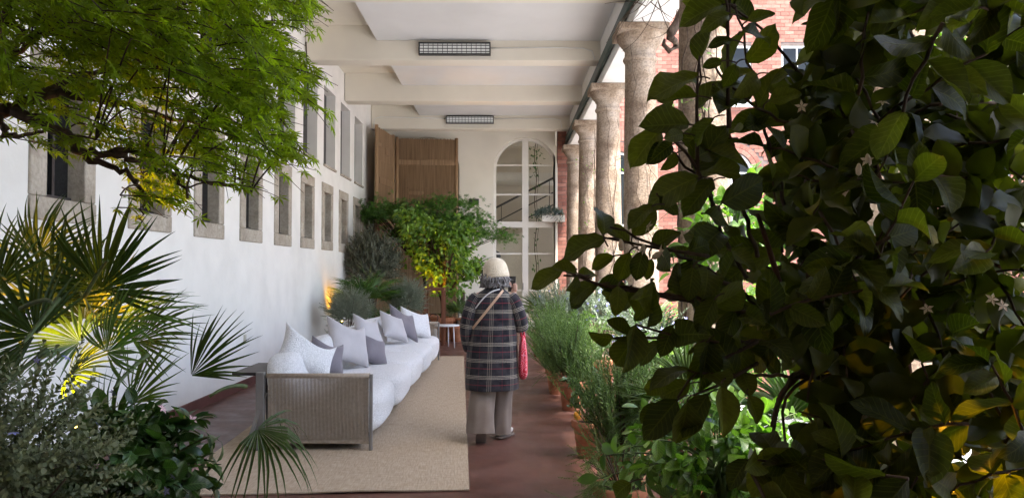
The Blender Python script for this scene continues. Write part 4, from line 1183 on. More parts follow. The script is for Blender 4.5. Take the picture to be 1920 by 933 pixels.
# hair, hat
hr = MB(); r2 = np.random.default_rng(11)
for k in range(230):
    a = r2.uniform(-math.pi * 1.02, .12); rr = r2.uniform(.075, .10)
    p = np.array((.012 + rr * math.cos(a), .03 + rr * 1.02 * math.sin(a), 1.515 + r2.uniform(-.01, .03)))
    o = np.array((math.cos(a), math.sin(a), 0)); L = r2.uniform(.09, .15)
    pts = [p, p + o * .02 + (0, 0, -L * .35), p + o * r2.uniform(.005, .035) + r2.normal(0, .010, 3) + (0, 0, -L * .7), p + o * r2.uniform(.005, .045) + r2.normal(0, .016, 3) + (0, 0, -L)]
    pts = np.array(pts); pts[:, 2] = np.maximum(pts[:, 2], 1.385)
    hr.tube(pts, (.008, .009, .008, .003), 5)
V, F = rbox((.205, .215, .20), 2.2, 8); hr.add(np.array(V) + np.array((.012, .02, 1.515)), F)
hr.build('hair', 'hair_grey', per, True)
hat = [(.106, -.088), (.116, -.087), (.121, -.07), (.119, -.045), (.117, -.015), (.112, .018), (.101, .048), (.083, .074), (.058, .093), (.030, .103), (.001, .106)]
h = MB().lathe(hat, (0, 0, 0), 30, sy=1.06).build('hat', 'hat_wool', per, True); h.location = (.012, .03, 1.555); h.rotation_euler = (R(-6), R(-9), 0)
band = MB(); th = np.linspace(0, 2 * np.pi, 40); band.tube([(.1195 * math.cos(t), .1265 * math.sin(t), -.052 + .006 * math.sin(2 * t)) for t in th], .0035, 6, cap=False); band.build('hat_seam', 'hat_wool', h, True)
# straps of the crossbody bag
def strap(pts, w, mat, nm):
    P = np.array(pts, float); m = MB(); tg = unit(np.gradient(P, axis=0)); V = []
    for p, t in zip(P, tg):
        nn = unit(np.array((p[0] * .5, p[1] - .01, 0))); s = unit(np.cross(t, nn))
        for a, b in ((-1, 0), (1, 0), (1, .004), (-1, .004)): V.append(p + s * a * w / 2 + nn * b)
    F = [(i * 4 + j, i * 4 + (j + 1) % 4, i * 4 + 4 + (j + 1) % 4, i * 4 + 4 + j) for i in range(len(P) - 1) for j in range(4)]
    m.add(V, F).build(nm, mat, per)
def back_y(x, z):
    zs = [r[0][2] for r in rings]; rx = np.interp(z, zs, [r[1] for r in rings]); ry = np.interp(z, zs, [r[2] for r in rings]); cx = np.interp(z, zs, [r[0][0] for r in rings])
    u = min(.98, abs(x - cx) / rx); return -ry * math.sqrt(1 - u * u) - .008
ln_ = [(.085 + (-.19 - .085) * t, 1.365 + (1.02 - 1.365) * t) for t in np.linspace(0, 1, 12)]
strap([(x, back_y(x, z), z) for x, z in ln_], .022, 'strap_tan', 'crossbody_strap')
ln_ = [(.055 + (-.165 - .055) * t, 1.375 + (1.20 - 1.375) * t - .04 * math.sin(t * math.pi) * -1) for t in np.linspace(0, 1, 10)]
strap([(x, back_y(x, z) - .001, z) for x, z in ln_], .011, 'strap_pale', 'pale_strap')
# phone and tote bag
ph = MB().box((-.036, -.004, -.075), (.036, .004, .075)).build('phone', 'black_metal'); bevel(ph, .003)
ph.location = (PX + .168, PY + .315, 1.415); ph.rotation_euler = (R(-12), 0, R(-18)); tag(ph, 'black phone held up in the visitor\'s right hand', 'phone')
bag = thing('tote_bag', 'red tote bag with pale pink swirls hanging from the visitor\'s right arm', 'bag', None, (PX + .268, PY + .08, .555))
V, F = rbox((.095, .34, .40), 3.2, 12, 0, 5, .05); V = np.array(V); V[:, 0] *= np.interp(V[:, 2], (-.2, .2), (1.15, .55))
MB().add(V + (0, 0, .20), F).build('body', 'bag_swirl', bag, True)
for s in (-.018, .018):
    MB().tube(bez((s, -.09, .37), (-.02, -.06, .56), (-.028, .0, .50), 8).tolist() + bez((-.028, .0, .50), (-.02, .06, .54), (s, .10, .37), 8)[1:].tolist(), .008, 6).build('handle', 'bag_swirl', bag, True)
# ------------------------------------------------------------------ plants
def pot(parent, r=0.14, h=0.3, at_=(0, 0, 0), mat='terracotta'):
    p = MB().lathe([(r * .70, 0), (r * .74, .01), (r * .95, h * .80), (r * .96, h * .81), (r * 1.07, h * .82), (r * 1.08, h * .86), (r * 1.08, h * .97), (r * 1.05, h), (r * .94, h), (r * .92, h * .9), (r * .90, h * .88)], at_, 30).build('pot', mat, parent, True)
    m = MB(); m.lathe([(r * .915, h * .90), (r * .5, h * .93), (0.001, h * .94)], at_, 20); m.build('soil', 'soil', p, True)
    return p

def make_sprig(nl, T, lsize, stem_r, angle=0.9, opposite=True, taper=0.5, seed=0, bend=0.15, start=0.12):
    """unit-length twig along +Y with leaves; one (V, F) template"""
    r = np.random.default_rng(seed); V = []; F = []
    ts = np.linspace(0, 1, 5); c = np.stack([bend * ts ** 2, ts, 0.5 * bend * np.sin(ts * 2)], 1)
    for i in range(4):
        o = len(V)
        for p, q in ((c[i], 1 - .7 * ts[i]), (c[i + 1], 1 - .7 * ts[i + 1])):
            for k in range(3):
                a = 2.094 * k; V.append(tuple(p + np.array((math.cos(a), 0, math.sin(a))) * stem_r * q))
        F += [(o + k, o + (k + 1) % 3, o + 3 + (k + 1) % 3, o + 3 + k) for k in range(3)]
    LV, LF = np.asarray(T[0]), T[1]
    for k in range(nl):
        t = start + (1 - start) * (k + .5) / nl
        az = (k // 2) * 1.571 + (k % 2) * math.pi if opposite else k * 2.4
        az += r.normal(0, .25); an = angle * r.uniform(.75, 1.2) * (1 - .35 * t)
        d = np.array((math.sin(an) * math.cos(az), math.cos(an), math.sin(an) * math.sin(az)))
        n = np.array((-math.cos(an) * math.cos(az), math.sin(an), -math.cos(an) * math.sin(az)))
        Rm = frames(d[None], n[None])[0]
        sz = lsize * (1 - taper * abs(t - .45)) * r.uniform(.8, 1.15)
        P = np.array([np.interp(t, ts, c[:, i]) for i in range(3)])
        W = (Rm @ (LV * sz).T).T + P
        o = len(V); V += [tuple(w) for w in W]; F += [tuple(i + o for i in f) for f in LF]
    return (np.array(V), F)

THIN = (np.array([(-.06, 0, 0), (.06, 0, 0), (.095, .55, .03), (-.095, .55, .03), (0, 1, 0)]), [(0, 1, 2, 3), (3, 2, 4)])
SMALL = blade(3, 2, 0.55, lambda t: oval(t, 1.0, .7), .15, .12)[:2]
LANCE = blade(3, 2, 0.26, lambda t: oval(t, 1.0, .7), .15, .12)[:2]
ROSEMARY = [make_sprig(64, THIN, .085, .008, 1.0, False, .4, s, .18, .04) for s in range(3)]
TEUCRIUM = [make_sprig(22, SMALL, .15, .009, 1.0, True, .5, s, .2, .1) for s in range(3)]
GREYS = [make_sprig(40, THIN, .13, .010, .8, False, .5, s, .2, .1) for s in range(3)]
OLIVE = [make_sprig(20, LANCE, .20, .009, .8, True, .4, s, .2, .1) for s in range(3)]
FLOWER5 = (np.concatenate([[(0, 0, 0)], np.concatenate([[(math.sin(a - .5) * .5, math.cos(a - .5) * .5, .05), (math.sin(a), math.cos(a), -.12), (math.sin(a + .5) * .5, math.cos(a + .5) * .5, .05)] for a in np.arange(5) * 1.2566])]),
           [(0, 1 + 3 * k, 2 + 3 * k, 3 + 3 * k) for k in range(5)])

def ball_groups(templates, c, rad, n, L, up=0.5, inner=0.35, seed=0, lo=-0.7):
    """sprigs pointing outward through an ellipsoid"""
    r = np.random.default_rng(seed); c = np.array(c, float); rad = np.array(rad, float)
    z = r.uniform(lo, 1, n); a = r.uniform(0, 2 * np.pi, n); q = np.sqrt(1 - z * z); D = np.stack([q * np.cos(a), q * np.sin(a), z], 1)
    f = r.uniform(inner, .92, n) * (1 + r.normal(0, .07, n)); P = c + D * rad * f[:, None]
    d = unit(D * rad * 1.2 + np.array((0, 0, up * rad[2])) + r.normal(0, .22, (n, 3)) * rad.mean())
    N = unit(r.normal(0, 1, (n, 3))); S = L * r.uniform(.7, 1.25, n); P = P - d * (S * .45)[:, None]
    k = r.integers(0, len(templates), n); g = []
    for i, T in enumerate(templates):
        s = k == i
        g.append((T, frames(d[s], N[s]), P[s], S[s], 0))
    return g, P + d * S[:, None], D

def upright_groups(templates, c, rbase, spread, n, L, seed=0, jz=0.05):
    """sprigs rising from a base disc and leaning outward (rosemary)"""
    r = np.random.default_rng(seed); a = r.uniform(0, 2 * np.pi, n); q = np.sqrt(r.random(n)); c = np.array(c, float)
    h = r.random(n) * .55
    P = c + np.stack([rbase * q * np.cos(a), rbase * q * np.sin(a), r.normal(0, jz, n)], 1)
    d = unit(np.stack([np.cos(a) * spread * q, np.sin(a) * spread * q, np.ones(n)], 1) + r.normal(0, .13, (n, 3)))
    P = P + d * (h * L)[:, None]
    S = L * r.uniform(.5, 1.0, n) * (1 - .15 * q); N = unit(r.normal(0, 1, (n, 3)))
    k = r.integers(0, len(templates), n)
    return [(T, frames(d[k == i], N[k == i]), P[k == i], S[k == i], 0) for i, T in enumerate(templates)], P + d * S[:, None]

def stems_to(parent, base, tips, rad=.006, mat='bark', n=14, nm='stem'):
    m = MB(); base = np.array(base, float)
    idx = rng.choice(len(tips), min(n, len(tips)), replace=False)
    for i in idx:
        t = np.asarray(tips[i]); mid = base + (t - base) * .5 + np.array((0, 0, abs(t[2] - base[2]) * .18))
        m.tube(bez(base + rng.normal(0, .015, 3) * (1, 1, 0), mid, t, 7), np.linspace(rad, rad * .35, 7), 5)
    return m.build(nm, mat, parent, True)

def shrub(name, label, cat, X, Y, zc, rad, templates, mat, n, L, potr=.16, poth=.32, seed=0, up=.5, group=None, flowers=None, lo=-.7, soil_only=False):
    t = thing(name, label, cat, group, (X, Y, 0))
    if potr: pot(t, potr, poth)
    g, tips, D = ball_groups(templates, (0, 0, zc), rad, n, L, up, seed=seed, lo=lo)
    mats = [mat]
    if flowers:
        fm, nf, fs = flowers; r = np.random.default_rng(seed + 50); i = r.choice(len(tips), nf)
        g.append((FLOWER5, frames(unit(r.normal(0, 1, (nf, 3))), D[i] + r.normal(0, .3, (nf, 3))), tips[i] + r.normal(0, .015, (nf, 3)), r.uniform(.7, 1.2, nf) * fs, 1)); mats.append(fm)
    tag(link('foliage', fast_mesh('foliage', g, mats), t), kind='stuff')
    stems_to(t, (0, 0, poth * .9 if potr else 0.0), tips * np.array((.7, .7, 1)) + np.array((0, 0, -L * .5)), .008)
    return t

def rosemary(label, X, Y, potr, poth, L, n=150, spread=.8, seed=0, group='potted rosemary bushes along the courtyard side', rb=None, skirt=30):
    t = thing('potted_rosemary', label, 'rosemary', group, (X, Y, 0))
    pot(t, potr, poth)
    g, tips = upright_groups(ROSEMARY, (0, 0, poth * .9), rb or potr * .8, spread, n, L, seed)
    rs = np.random.default_rng(seed + 9); a = rs.uniform(0, 2 * np.pi, skirt); o = np.stack([np.cos(a), np.sin(a), np.zeros(skirt)], 1)
    sp = o * potr * rs.uniform(.7, 1.1, skirt)[:, None] + np.array((0, 0, 1)) * rs.uniform(poth * .8, poth * 1.15, skirt)[:, None]
    sd_ = unit(o * rs.uniform(.3, 1.0, skirt)[:, None] + np.stack([np.zeros(skirt), np.zeros(skirt), rs.uniform(-.9, .7, skirt)], 1))
    g.append((ROSEMARY[1], frames(sd_, rs.normal(0, 1, (skirt, 3))), sp, rs.uniform(.12, .26, skirt), 0))
    tag(link('foliage', fast_mesh('foliage', g, ['rosemary_leaf']), t), kind='stuff')
    stems_to(t, (0, 0, poth * .85), tips * np.array((.8, .8, .95)), .006, n=20)
    return t

def leafy(parent, P, D, N, S, leaf_mat, mass_mat, lim=300, order=None, temps=BROAD, low=BROAD, name='leaf', seed=0):
    """the lim leaves that show largest as parts, the rest as one mass"""
    r = np.random.default_rng(seed); n = len(P); P = np.asarray(P); D = unit(D); N = np.asarray(N); S = np.asarray(S)
    k = r.integers(0, len(temps), n)
    order = np.arange(n) if order is None else order
    Rm = frames(D, N)
    mes = [leaf_mesh(name, T, leaf_mat, 1.0) for T in temps]
    for i in order[:lim]:
        o = link(name, mes[k[i]], parent)
        M = Matrix.Identity(4)
        for a in range(3):
            for b in range(3): M[a][b] = Rm[i][a][b] * S[i]
            M[a][3] = P[i][a]
        o.matrix_local = M
    rest = order[lim:]
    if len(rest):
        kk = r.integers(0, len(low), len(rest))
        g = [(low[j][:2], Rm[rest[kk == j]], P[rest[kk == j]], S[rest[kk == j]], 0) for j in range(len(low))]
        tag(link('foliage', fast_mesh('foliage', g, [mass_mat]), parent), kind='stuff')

def citrus(name, label, cat, X, Y, zc, rad, n, ls, leaf_mat, mass_mat, lim, potr, poth, seed, group=None, flowers=0, fmat='petal_white', fruit=(), lo=-.6, flat=.5):
    r = np.random.default_rng(seed); t = thing(name, label, cat, group, (X, Y, 0))
    if potr: pot(t, potr, poth)
    m = MB(); P = []; D = []; N = []
    base = np.array((0, 0, poth * .9)); rad = np.array(rad, float); c = np.array((0, 0, zc), float)
    nb = max(10, n // 9)
    z = r.uniform(lo, 1, nb); a = r.uniform(0, 2 * np.pi, nb); q = np.sqrt(1 - z * z); DD = np.stack([q * np.cos(a), q * np.sin(a), z], 1)
    for i in range(nb):
        tip = c + DD[i] * rad * r.uniform(.65, 1.05); st = c + DD[i] * rad * .15
        w = bez(st, (st + tip) / 2 + np.array((0, 0, .15 * rad[2])), tip, 9)
        m.tube(w, np.linspace(.006, .002, 9), 4)
        if i % 3 == 0: m.tube(bez(base, (base + st) / 2 + r.normal(0, .03, 3), st, 6), np.linspace(.014, .007, 6), 6)
        tg = unit(np.gradient(w, axis=0))
        for k in range(9):
            j = 3 + int(k * 6 / 9); sdv = unit(r.normal(0, 1, 3)); d = unit(tg[j] * .6 + sdv * .75 + np.array((0, 0, -.12)))
            P.append(w[min(8, j)] + r.normal(0, .006, 3)); D.append(d); N.append(unit(np.array((0, 0, 1.0)) * flat + DD[i] * .6 + r.normal(0, .35, 3)))
    m.build('stem', 'green_stem', t, True)
    P = np.array(P); D = np.array(D); N = np.array(N); S = ls * r.uniform(.55, 1.2, len(P))
    order = np.argsort((P + (X, Y, 0))[:, 1] - .3 * P[:, 2])
    leafy(t, P, D, N, S, leaf_mat, mass_mat, lim, order, temps=BROAD[:4], low=BROAD_LOW, seed=seed)
    if flowers:
        i = r.choice(len(P), flowers)
        for j in i:
            f = link('flower', flower_mesh(fmat), t); set_frame(f, unit(r.normal(0, 1, 3)), unit((P[j] - c) + (0, -.2, .2)), P[j] + unit(P[j] - c) * .02, .022)
    for fp in fruit: MB().lathe(LEMON, fp, 16).build('lemon', 'lemon_peel', t, True)
    return t

_fm = {}
def flower_mesh(mat):
    if mat not in _fm:
        V = list(FLOWER5[0]); F = list(FLOWER5[1])
        me = bpy.data.meshes.new('flower'); me.from_pydata([tuple(v) for v in V], [], F); me.materials.append(MATS[mat]); _fm[mat] = me
    return _fm[mat]
LEMON = [(.001, -.042), (.008, -.038), (.022, -.030), (.032, -.012), (.033, .006), (.026, .024), (.012, .034), (.001, .036)]

FROND = [frond_mesh('frond', 'palm_leaf', 1.0, 30, 3.7, .42, .10, 1), frond_mesh('frond', 'palm_leaf', 1.0, 26, 3.0, .40, .22, 2), frond_mesh('frond', 'palm_leaf', 1.0, 20, 2.0, .45, .06, 3), frond_mesh('frond', 'palm_leaf', 1.0, 24, 3.2, .36, .75, 4)]
FRESH = [frond_mesh('frond', 'palm_fresh', 1.0, 28, 3.5, .40, .15, 5), frond_mesh('frond', 'palm_fresh', 1.0, 24, 2.8, .40, .3, 6)]

def add_frond(t, hub, d, n, Rr, me, base, sag=.1, stem='green_stem'):
    """hub, base in the thing's local space"""
    o = link('frond', me, t); set_frame(o, d, n, hub, Rr)
    hub = np.array(hub, float); base = np.array(base, float)
    mid = (hub + base) / 2 - np.array(d) * 0.0 + np.array((0, 0, sag)); mid = mid * .6 + (hub - np.array(d) * np.linalg.norm(hub - base) * .5) * .4
    P = bez(base, mid, hub + np.array(d) * Rr * .03, 9)
    # the petiole is a sub-part: express it in the frond's space
    Mi = np.array(o.matrix_local.inverted()); Q = (Mi[:3, :3] @ P.T).T + Mi[:3, 3]
    MB().tube(Q, np.linspace(.008, .0045, 9) / Rr, 6).build('petiole', stem, o, True)

def fan_palm(label, X, Y, zb, nf, L, Rr, meshes, potr, poth, seed, group=None, tilt=(.15, 1.1), cat='palm'):
    r = np.random.default_rng(seed); t = thing('fan_palm', label, cat, group, (X, Y, 0))
    if potr: pot(t, potr, poth)
    base = np.array((0, 0, zb))
    MB().lathe([(.03, poth * .85 if potr else 0), (.05, zb - .05), (.035, zb + .02)], n=10).build('trunk', 'bark', t, True)
    for k in range(nf):
        a = k * 2.4 + r.uniform(-.3, .3); ti = r.uniform(*tilt); d = np.array((math.sin(ti) * math.cos(a), math.sin(ti) * math.sin(a), math.cos(ti)))
        hub = base + d * L * r.uniform(.7, 1.1); bd = unit(d + np.array((d[0], d[1], -.15)) * .5)
        n = unit(np.array((-d[0] * d[2], -d[1] * d[2], 1 - d[2] ** 2 + .3)) + r.normal(0, .2, 3))
        add_frond(t, hub, bd, n, Rr * r.uniform(.8, 1.1), meshes[k % len(meshes)], base, .03)
    return t

# ---- left foreground: fan palm, germander, dark citrus
LB = np.array((-1.66, 2.95, 0.0))
lp = thing('fan_palm', 'large fan palm with yellow-lit fronds in the left foreground', 'palm', None, tuple(LB))
pot(lp, .24, .5)
MB().lathe([(.07, .44), (.09, .6), (.08, .74), (.05, .80)], n=12).build('trunk', 'bark', lp, True)
CB = np.array((0, 0, .72))
def scr(ang, dy=0.0): return unit(np.array((math.cos(R(ang)), dy, math.sin(R(ang)))))
for (px, py, Y, ang, dy, n, Rr, me) in (
        (192, 542, 2.70, 78, -.10, (.05, -.92, .35), .335, FROND[0]), (358, 704, 2.72, 47, .05, (-.45, -.8, .35), .285, FROND[2]),
        (482, 803, 2.66, -28, -.15, (.15, -.45, .85), .26, FROND[3]), (66, 628, 2.55, 150, -.1, (.1, -.85, .5), .31, FROND[0]),
        (200, 660, 2.52, 62, -.15, (-.1, -.7, .7), .25, FRESH[0]), (104, 566, 3.05, 96, .1, (.1, -.95, .2), .36, FROND[0]),
        (-6, 540, 2.75, 112, .0, (.2, -.9, .3), .31, FROND[1]), (128, 702, 2.92, 28, -.2, (-.3, -.6, .7), .27, FROND[1]),
        (246, 756, 2.78, 58, .0, (-.6, -.75, .25), .28, FROND[2]), (158, 600, 3.2, 84, .2, (0, -.9, .4), .37, FROND[0]),
        (30, 716, 2.85, 190, .0, (.1, -.6, .8), .28, FROND[1]), (226, 604, 2.95, 18, .0, (-.1, -.5, .85), .30, FRESH[1]),
        (216, 806, 2.66, 84, -.1, (-.2, -.8, .5), .22, FRESH[1]), (150, 640, 2.75, 165, -.2, (.0, -.5, .85), .27, FRESH[0]),
        (70, 480, 3.25, 70, .1, (.1, -.9, .3), .30, FROND[1]), (255, 640, 3.1, 35, .1, (-.3, -.75, .55), .30, FROND[1])):
    add_frond(lp, at(px, py, Y) - LB, scr(ang, dy), n, Rr, me, (at(240, 850, 2.8) - LB) if me is FROND[3] else CB + rng.normal(0, .03, 3), .12)

shrub('germander_bush', 'grey-green bush with small blue flowers in the lower left corner', 'shrub', -1.58, 2.25, .93, (.46, .34, .38), TEUCRIUM, 'teucrium_leaf', 620, .17, .24, .5, 31, .35, None, ('petal_blue', 26, .016), -.8)
citrus('dark_citrus_bush', 'dark glossy citrus bush with pink buds under the left fan palm', 'shrub', -1.25, 2.62, .82, (.27, .24, .32), 620, .085, 'dark_citrus_leaf', 'dark_citrus_mass', 260, .2, .42, 32, flowers=16, fmat='petal_pink')

# ---- Japanese maple, top left
mp = thing('japanese_maple', 'bright green Japanese maple reaching in from the upper left', 'tree', None, (-2.15, 2.55, 0))
MO = np.array((-2.15, 2.55, 0.0))
pot(mp, .27, .5)
k1 = [np.array((0, 0, .4)), np.array((.03, .02, 1.0)), np.array((-.02, .05, 1.6)), at(-60, 215, 2.6) - MO, at(18, 205, 2.6) - MO]
k1 = np.array(k1); tq = np.linspace(0, 1, 26); k1 = np.stack([np.interp(tq, np.linspace(0, 1, 5), k1[:, i]) for i in range(3)], 1)
for _ in range(6): k1[1:-1] = (k1[:-2] + k1[1:-1] * 2 + k1[2:]) / 4
k1[1:-1] += rng.normal(0, .004, (24, 3))
MB().tube(k1, np.linspace(.055, .022, 26) + rng.normal(0, .0012, 26), 9).build('trunk', 'bark', mp, True)
br = [[(-60, 215, 2.6), (20, 206, 2.6), (60, 183, 2.6), (112, 173, 2.65), (180, 188, 2.7), (260, 205, 2.8), (360, 230, 2.9), (450, 262, 3.0)],
      [(30, 210, 2.6), (80, 232, 2.55), (132, 258, 2.5), (160, 293, 2.45), (205, 283, 2.45), (280, 285, 2.5), (330, 320, 2.5), (352, 372, 2.5)],
      [(-60, 215, 2.6), (4, 225, 2.5), (8, 256, 2.45), (50, 250, 2.45), (110, 243, 2.4), (180, 262, 2.4)],
      [(-60, 215, 2.6), (0, 120, 2.7), (80, 60, 2.75), (200, 30, 2.8), (330, 50, 2.9), (450, 90, 3.0), (560, 140, 3.05)],
      [(60, 183, 2.6), (150, 140, 2.75), (260, 120, 2.9), (380, 140, 3.0), (480, 190, 3.1), (540, 240, 3.1)],
      [(-60, 215, 2.6), (-20, 60, 2.4), (60, -40, 2.4), (250, -60, 2.6), (430, -30, 2.7), (560, 10, 2.8)],
      [(160, 293, 2.45), (230, 320, 2.5), (270, 360, 2.5), (262, 410, 2.5)], [(205, 283, 2.45), (300, 320, 2.6), (420, 345, 2.7), (470, 360, 2.7)]]
BR = []
for b in br:
    P = np.array([at(*q) for q in b]) - MO; tt = np.linspace(0, 1, len(P)); t2 = np.linspace(0, 1, 26)
    Q = np.stack([np.interp(t2, tt, P[:, i]) for i in range(3)], 1); Q[1:-1] += rng.normal(0, .006, (24, 3)); BR.append(Q)
    w = .021 if b is br[0] or b is br[1] else .012
    MB().tube(Q, np.linspace(w, w * .22, 26), 7).build('limb', 'bark', mp, True)
poly = [(-80, -60), (575, -60), (598, 30), (548, 58), (545, 92), (628, 155), (600, 172), (598, 212), (545, 190), (562, 250), (568, 300), (520, 322), (470, 332), (482, 372), (430, 358), (352, 330), (366, 404), (330, 398), (296, 380), (262, 432), (248, 350), (205, 305), (112, 300), (60, 272), (-80, 262)]
def inside(x, y, pl):
    c = False; j = len(pl) - 1
    for i in range(len(pl)):
        (xi, yi), (xj, yj) = pl[i], pl[j]
        if (yi > y) != (yj > y) and x < (xj - xi) * (y - yi) / (yj - yi) + xi: c = not c
        j = i
    return c
P = []; D = []; N = []; tw = MB(); r5 = np.random.default_rng(21)
allq = np.concatenate(BR); tries = 0; ntw = 0
while ntw < 600 and tries < 9000:
    tries += 1
    x, y = r5.uniform(-80, 625), r5.uniform(-60, 432); Y = r5.uniform(2.2, 3.3) + .15 * (x / 600)
    if not inside(x, y, poly) or (y > 235 and r5.random() < .35): continue
    if (20 < x < 110 and 50 < y < 160 and r5.random() < .8) or (-80 < x < 130 and 190 < y < 262 and r5.random() < .6) or (-80 < x < 340 and 165 < y < 320 and r5.random() < .62): continue
    a = at(x, y, Y) - MO
    d = unit(np.array((r5.normal(.75, .3), r5.normal(0, .45), r5.normal(-.32, .18)))); L = r5.uniform(.12, .26)
    w = bez(a - d * L * .5, a + np.array((0, 0, .02)), a + d * L * .5, 6)
    tw.tube(w, np.linspace(.0028, .001, 6), 3, cap=False)
    j = np.argmin(np.sum((allq - w[0]) ** 2, 1) + (allq[:, 0] > w[0][0]) * .2)
    if np.linalg.norm(allq[j] - w[0]) < .40 and ntw % 3 == 0: tw.tube(bez(allq[j], (allq[j] + w[0]) / 2 + (0, 0, .03), w[0], 5), np.linspace(.004, .0026, 5), 3, cap=False)
    tg = unit(np.gradient(w, axis=0)); ntw += 1
    for k in range(6):
        for s in (-1, 1):
            p = w[k] + r5.normal(0, .012, 3); side = unit(np.cross(tg[k], (0, 0, 1))) * s
            q = p + MO; 
            ld = unit(tg[k] * .9 + side * r5.uniform(.2, .9) + np.array((0, 0, r5.uniform(-.75, -.1))))
            e = p + ld * .035 + MO; vx = 950 + e[0] / e[1] * FPX; vy = 505 - (e[2] - CAMZ) / e[1] * FPX
            if not inside(vx, vy, poly) and r5.random() < .85: continue
            P.append(p); D.append(ld); N.append(unit(np.array((0, -.25, 1.0)) + r5.normal(0, .38, 3)))
tw.build('twigs', 'bark', mp, True)['kind'] = 'stuff'
P = np.array(P); D = np.array(D); N = np.array(N); S = r5.uniform(.05, .088, len(P))
Wp = P + MO; vx = 950 + Wp[:, 0] / Wp[:, 1] * FPX; vy = 505 - (Wp[:, 2] - CAMZ) / Wp[:, 1] * FPX
order = np.argsort(Wp[:, 1] - .002 * np.clip(vx, 0, 600) + np.where((vx < 0) | (vy < 0), 5, 0))
leafy(mp, P, D, N, S, 'maple_leaf', 'maple_leaf_mass', 300, order, temps=[MAPLE], low=[MAPLE], seed=4)

# ---- lemon tree, right foreground
lt = thing('lemon_tree', 'dark large-leaved lemon tree filling the right foreground', 'tree', None, (1.02, 1.95, 0))
LO = np.array((1.02, 1.95, 0.0)); r6 = np.random.default_rng(33)
pot(lt, .26, .48)
P = []; D = []; N = []; S = []; brs = MB()
def twig(pts, r0=.006, gap=.034, ls=.112, jitter=1.0, tip=True, pal=None):
    """a lemon shoot: leaves alternate along it and stand at its end"""
    w = np.array(pts, float); seg = np.linalg.norm(np.diff(w, axis=0), axis=1); L = seg.sum(); cum = np.concatenate([[0], np.cumsum(seg)]) / L
    n = max(6, int(L / .03)); t2 = np.linspace(0, 1, n); Q = np.stack([np.interp(t2, cum, w[:, i]) for i in range(3)], 1)
    Q[1:-1] = (Q[:-2] + Q[1:-1] * 2 + Q[2:]) / 4; Q[1:] += r6.normal(0, .003, (n - 1, 3))
    brs.tube(Q, np.linspace(r0, .0022, n), 6)
    tg = unit(np.gradient(Q, axis=0)); s = gap * .8; k = 0
    while s < L:
        i = min(n - 1, int(s / L * (n - 1))); az = k * 2.4 + r6.normal(0, .4)
        ref = unit(np.cross(tg[i], (0.2, 1, .1))); b = np.cross(tg[i], ref)
        side = ref * math.cos(az) + b * math.sin(az)
        d = unit(tg[i] * r6.uniform(.25, .8) + side + np.array((0, 0, r6.uniform(-.35, .15))))
        P.append(Q[i]); D.append(d); S.append(ls * r6.uniform(.65, 1.2)); N.append(unit(np.array((.0, -.7, .5)) + r6.normal(0, .55, 3) * jitter))
        s += gap * r6.uniform(.7, 1.3); k += 1
    if tip:
        for q in range(2):
            P.append(Q[-1]); D.append(unit(tg[-1] + r6.normal(0, .4, 3))); S.append(ls * r6.uniform(.7, 1.1)); N.append(unit(np.array((0, -.5, .8)) + r6.normal(0, .4, 3)))
L_ = lambda *q: [at(*p) - LO for p in q]
twig(L_((1500, 610, 1.75), (1400, 585, 1.62), (1300, 560, 1.52), (1200, 545, 1.47), (1110, 527, 1.44), (1060, 520, 1.42)), .007, .032, .105)
twig(L_((1420, 570, 1.7), (1330, 505, 1.6), (1250, 468, 1.5), (1180, 440, 1.45), (1145, 425, 1.43)), .006, .030, .105)
twig(L_((1400, 520, 1.75), (1345, 420, 1.65), (1318, 330, 1.58), (1306, 230, 1.55), (1310, 120, 1.55)), .005, .045, .105)
twig(L_((1330, 360, 1.62), (1290, 310, 1.55), (1240, 275, 1.5)), .004, .05)
twig(L_((1420, 480, 1.75), (1375, 330, 1.65), (1364, 200, 1.6), (1366, 60, 1.58), (1372, -60, 1.58)), .006, .05)
twig(L_((1490, 460, 1.8), (1445, 300, 1.7), (1410, 150, 1.62), (1380, 0, 1.6)), .006, .045)
twig(L_((1570, 640, 1.7), (1440, 640, 1.6), (1320, 640, 1.5), (1230, 620, 1.45), (1190, 605, 1.42)), .006, .032, .105)
twig(L_((1600, 720, 1.75), (1460, 700, 1.62), (1360, 700, 1.5), (1285, 695, 1.46)), .006, .034, .115)
twig(L_((1560, 690, 1.7), (1480, 705, 1.62), (1450, 770, 1.58), (1440, 850, 1.56), (1452, 950, 1.56)), .006, .2)
twig(L_((1575, 700, 1.72), (1490, 712, 1.64), (1462, 775, 1.6), (1474, 850, 1.58), (1482, 950, 1.58)), .005, .2)
twig(L_((1560, 860, 1.6), (1480, 850, 1.5), (1420, 860, 1.42)), .005, .026, .12)
twig(L_((1640, 300, 1.8), (1520, 160, 1.7), (1440, 60, 1.65), (1370, 10, 1.6)), .006, .04)
twig(L_((1560, 250, 1.8), (1500, 240, 1.7), (1420, 200, 1.6), (1350, 150, 1.55), (1330, 120, 1.53)), .005, .035)
gaps = [(1475, 760, 42, 82), (1412, 345, 32, 62), (1508, 52, 26, 44), (1748, 45, 24, 34), (1390, 65, 18, 28), (1700, 680, 22, 26), (1665, 150, 20, 26), (1750, 240, 16, 44), (1640, 400, 26, 22)]
def gap_at(x, y, k=1.0): return any(((x - a) / (c * k)) ** 2 + ((y - b) / (d * k)) ** 2 < 1 for a, b, c, d in gaps)
cnt = 0; tries = 0
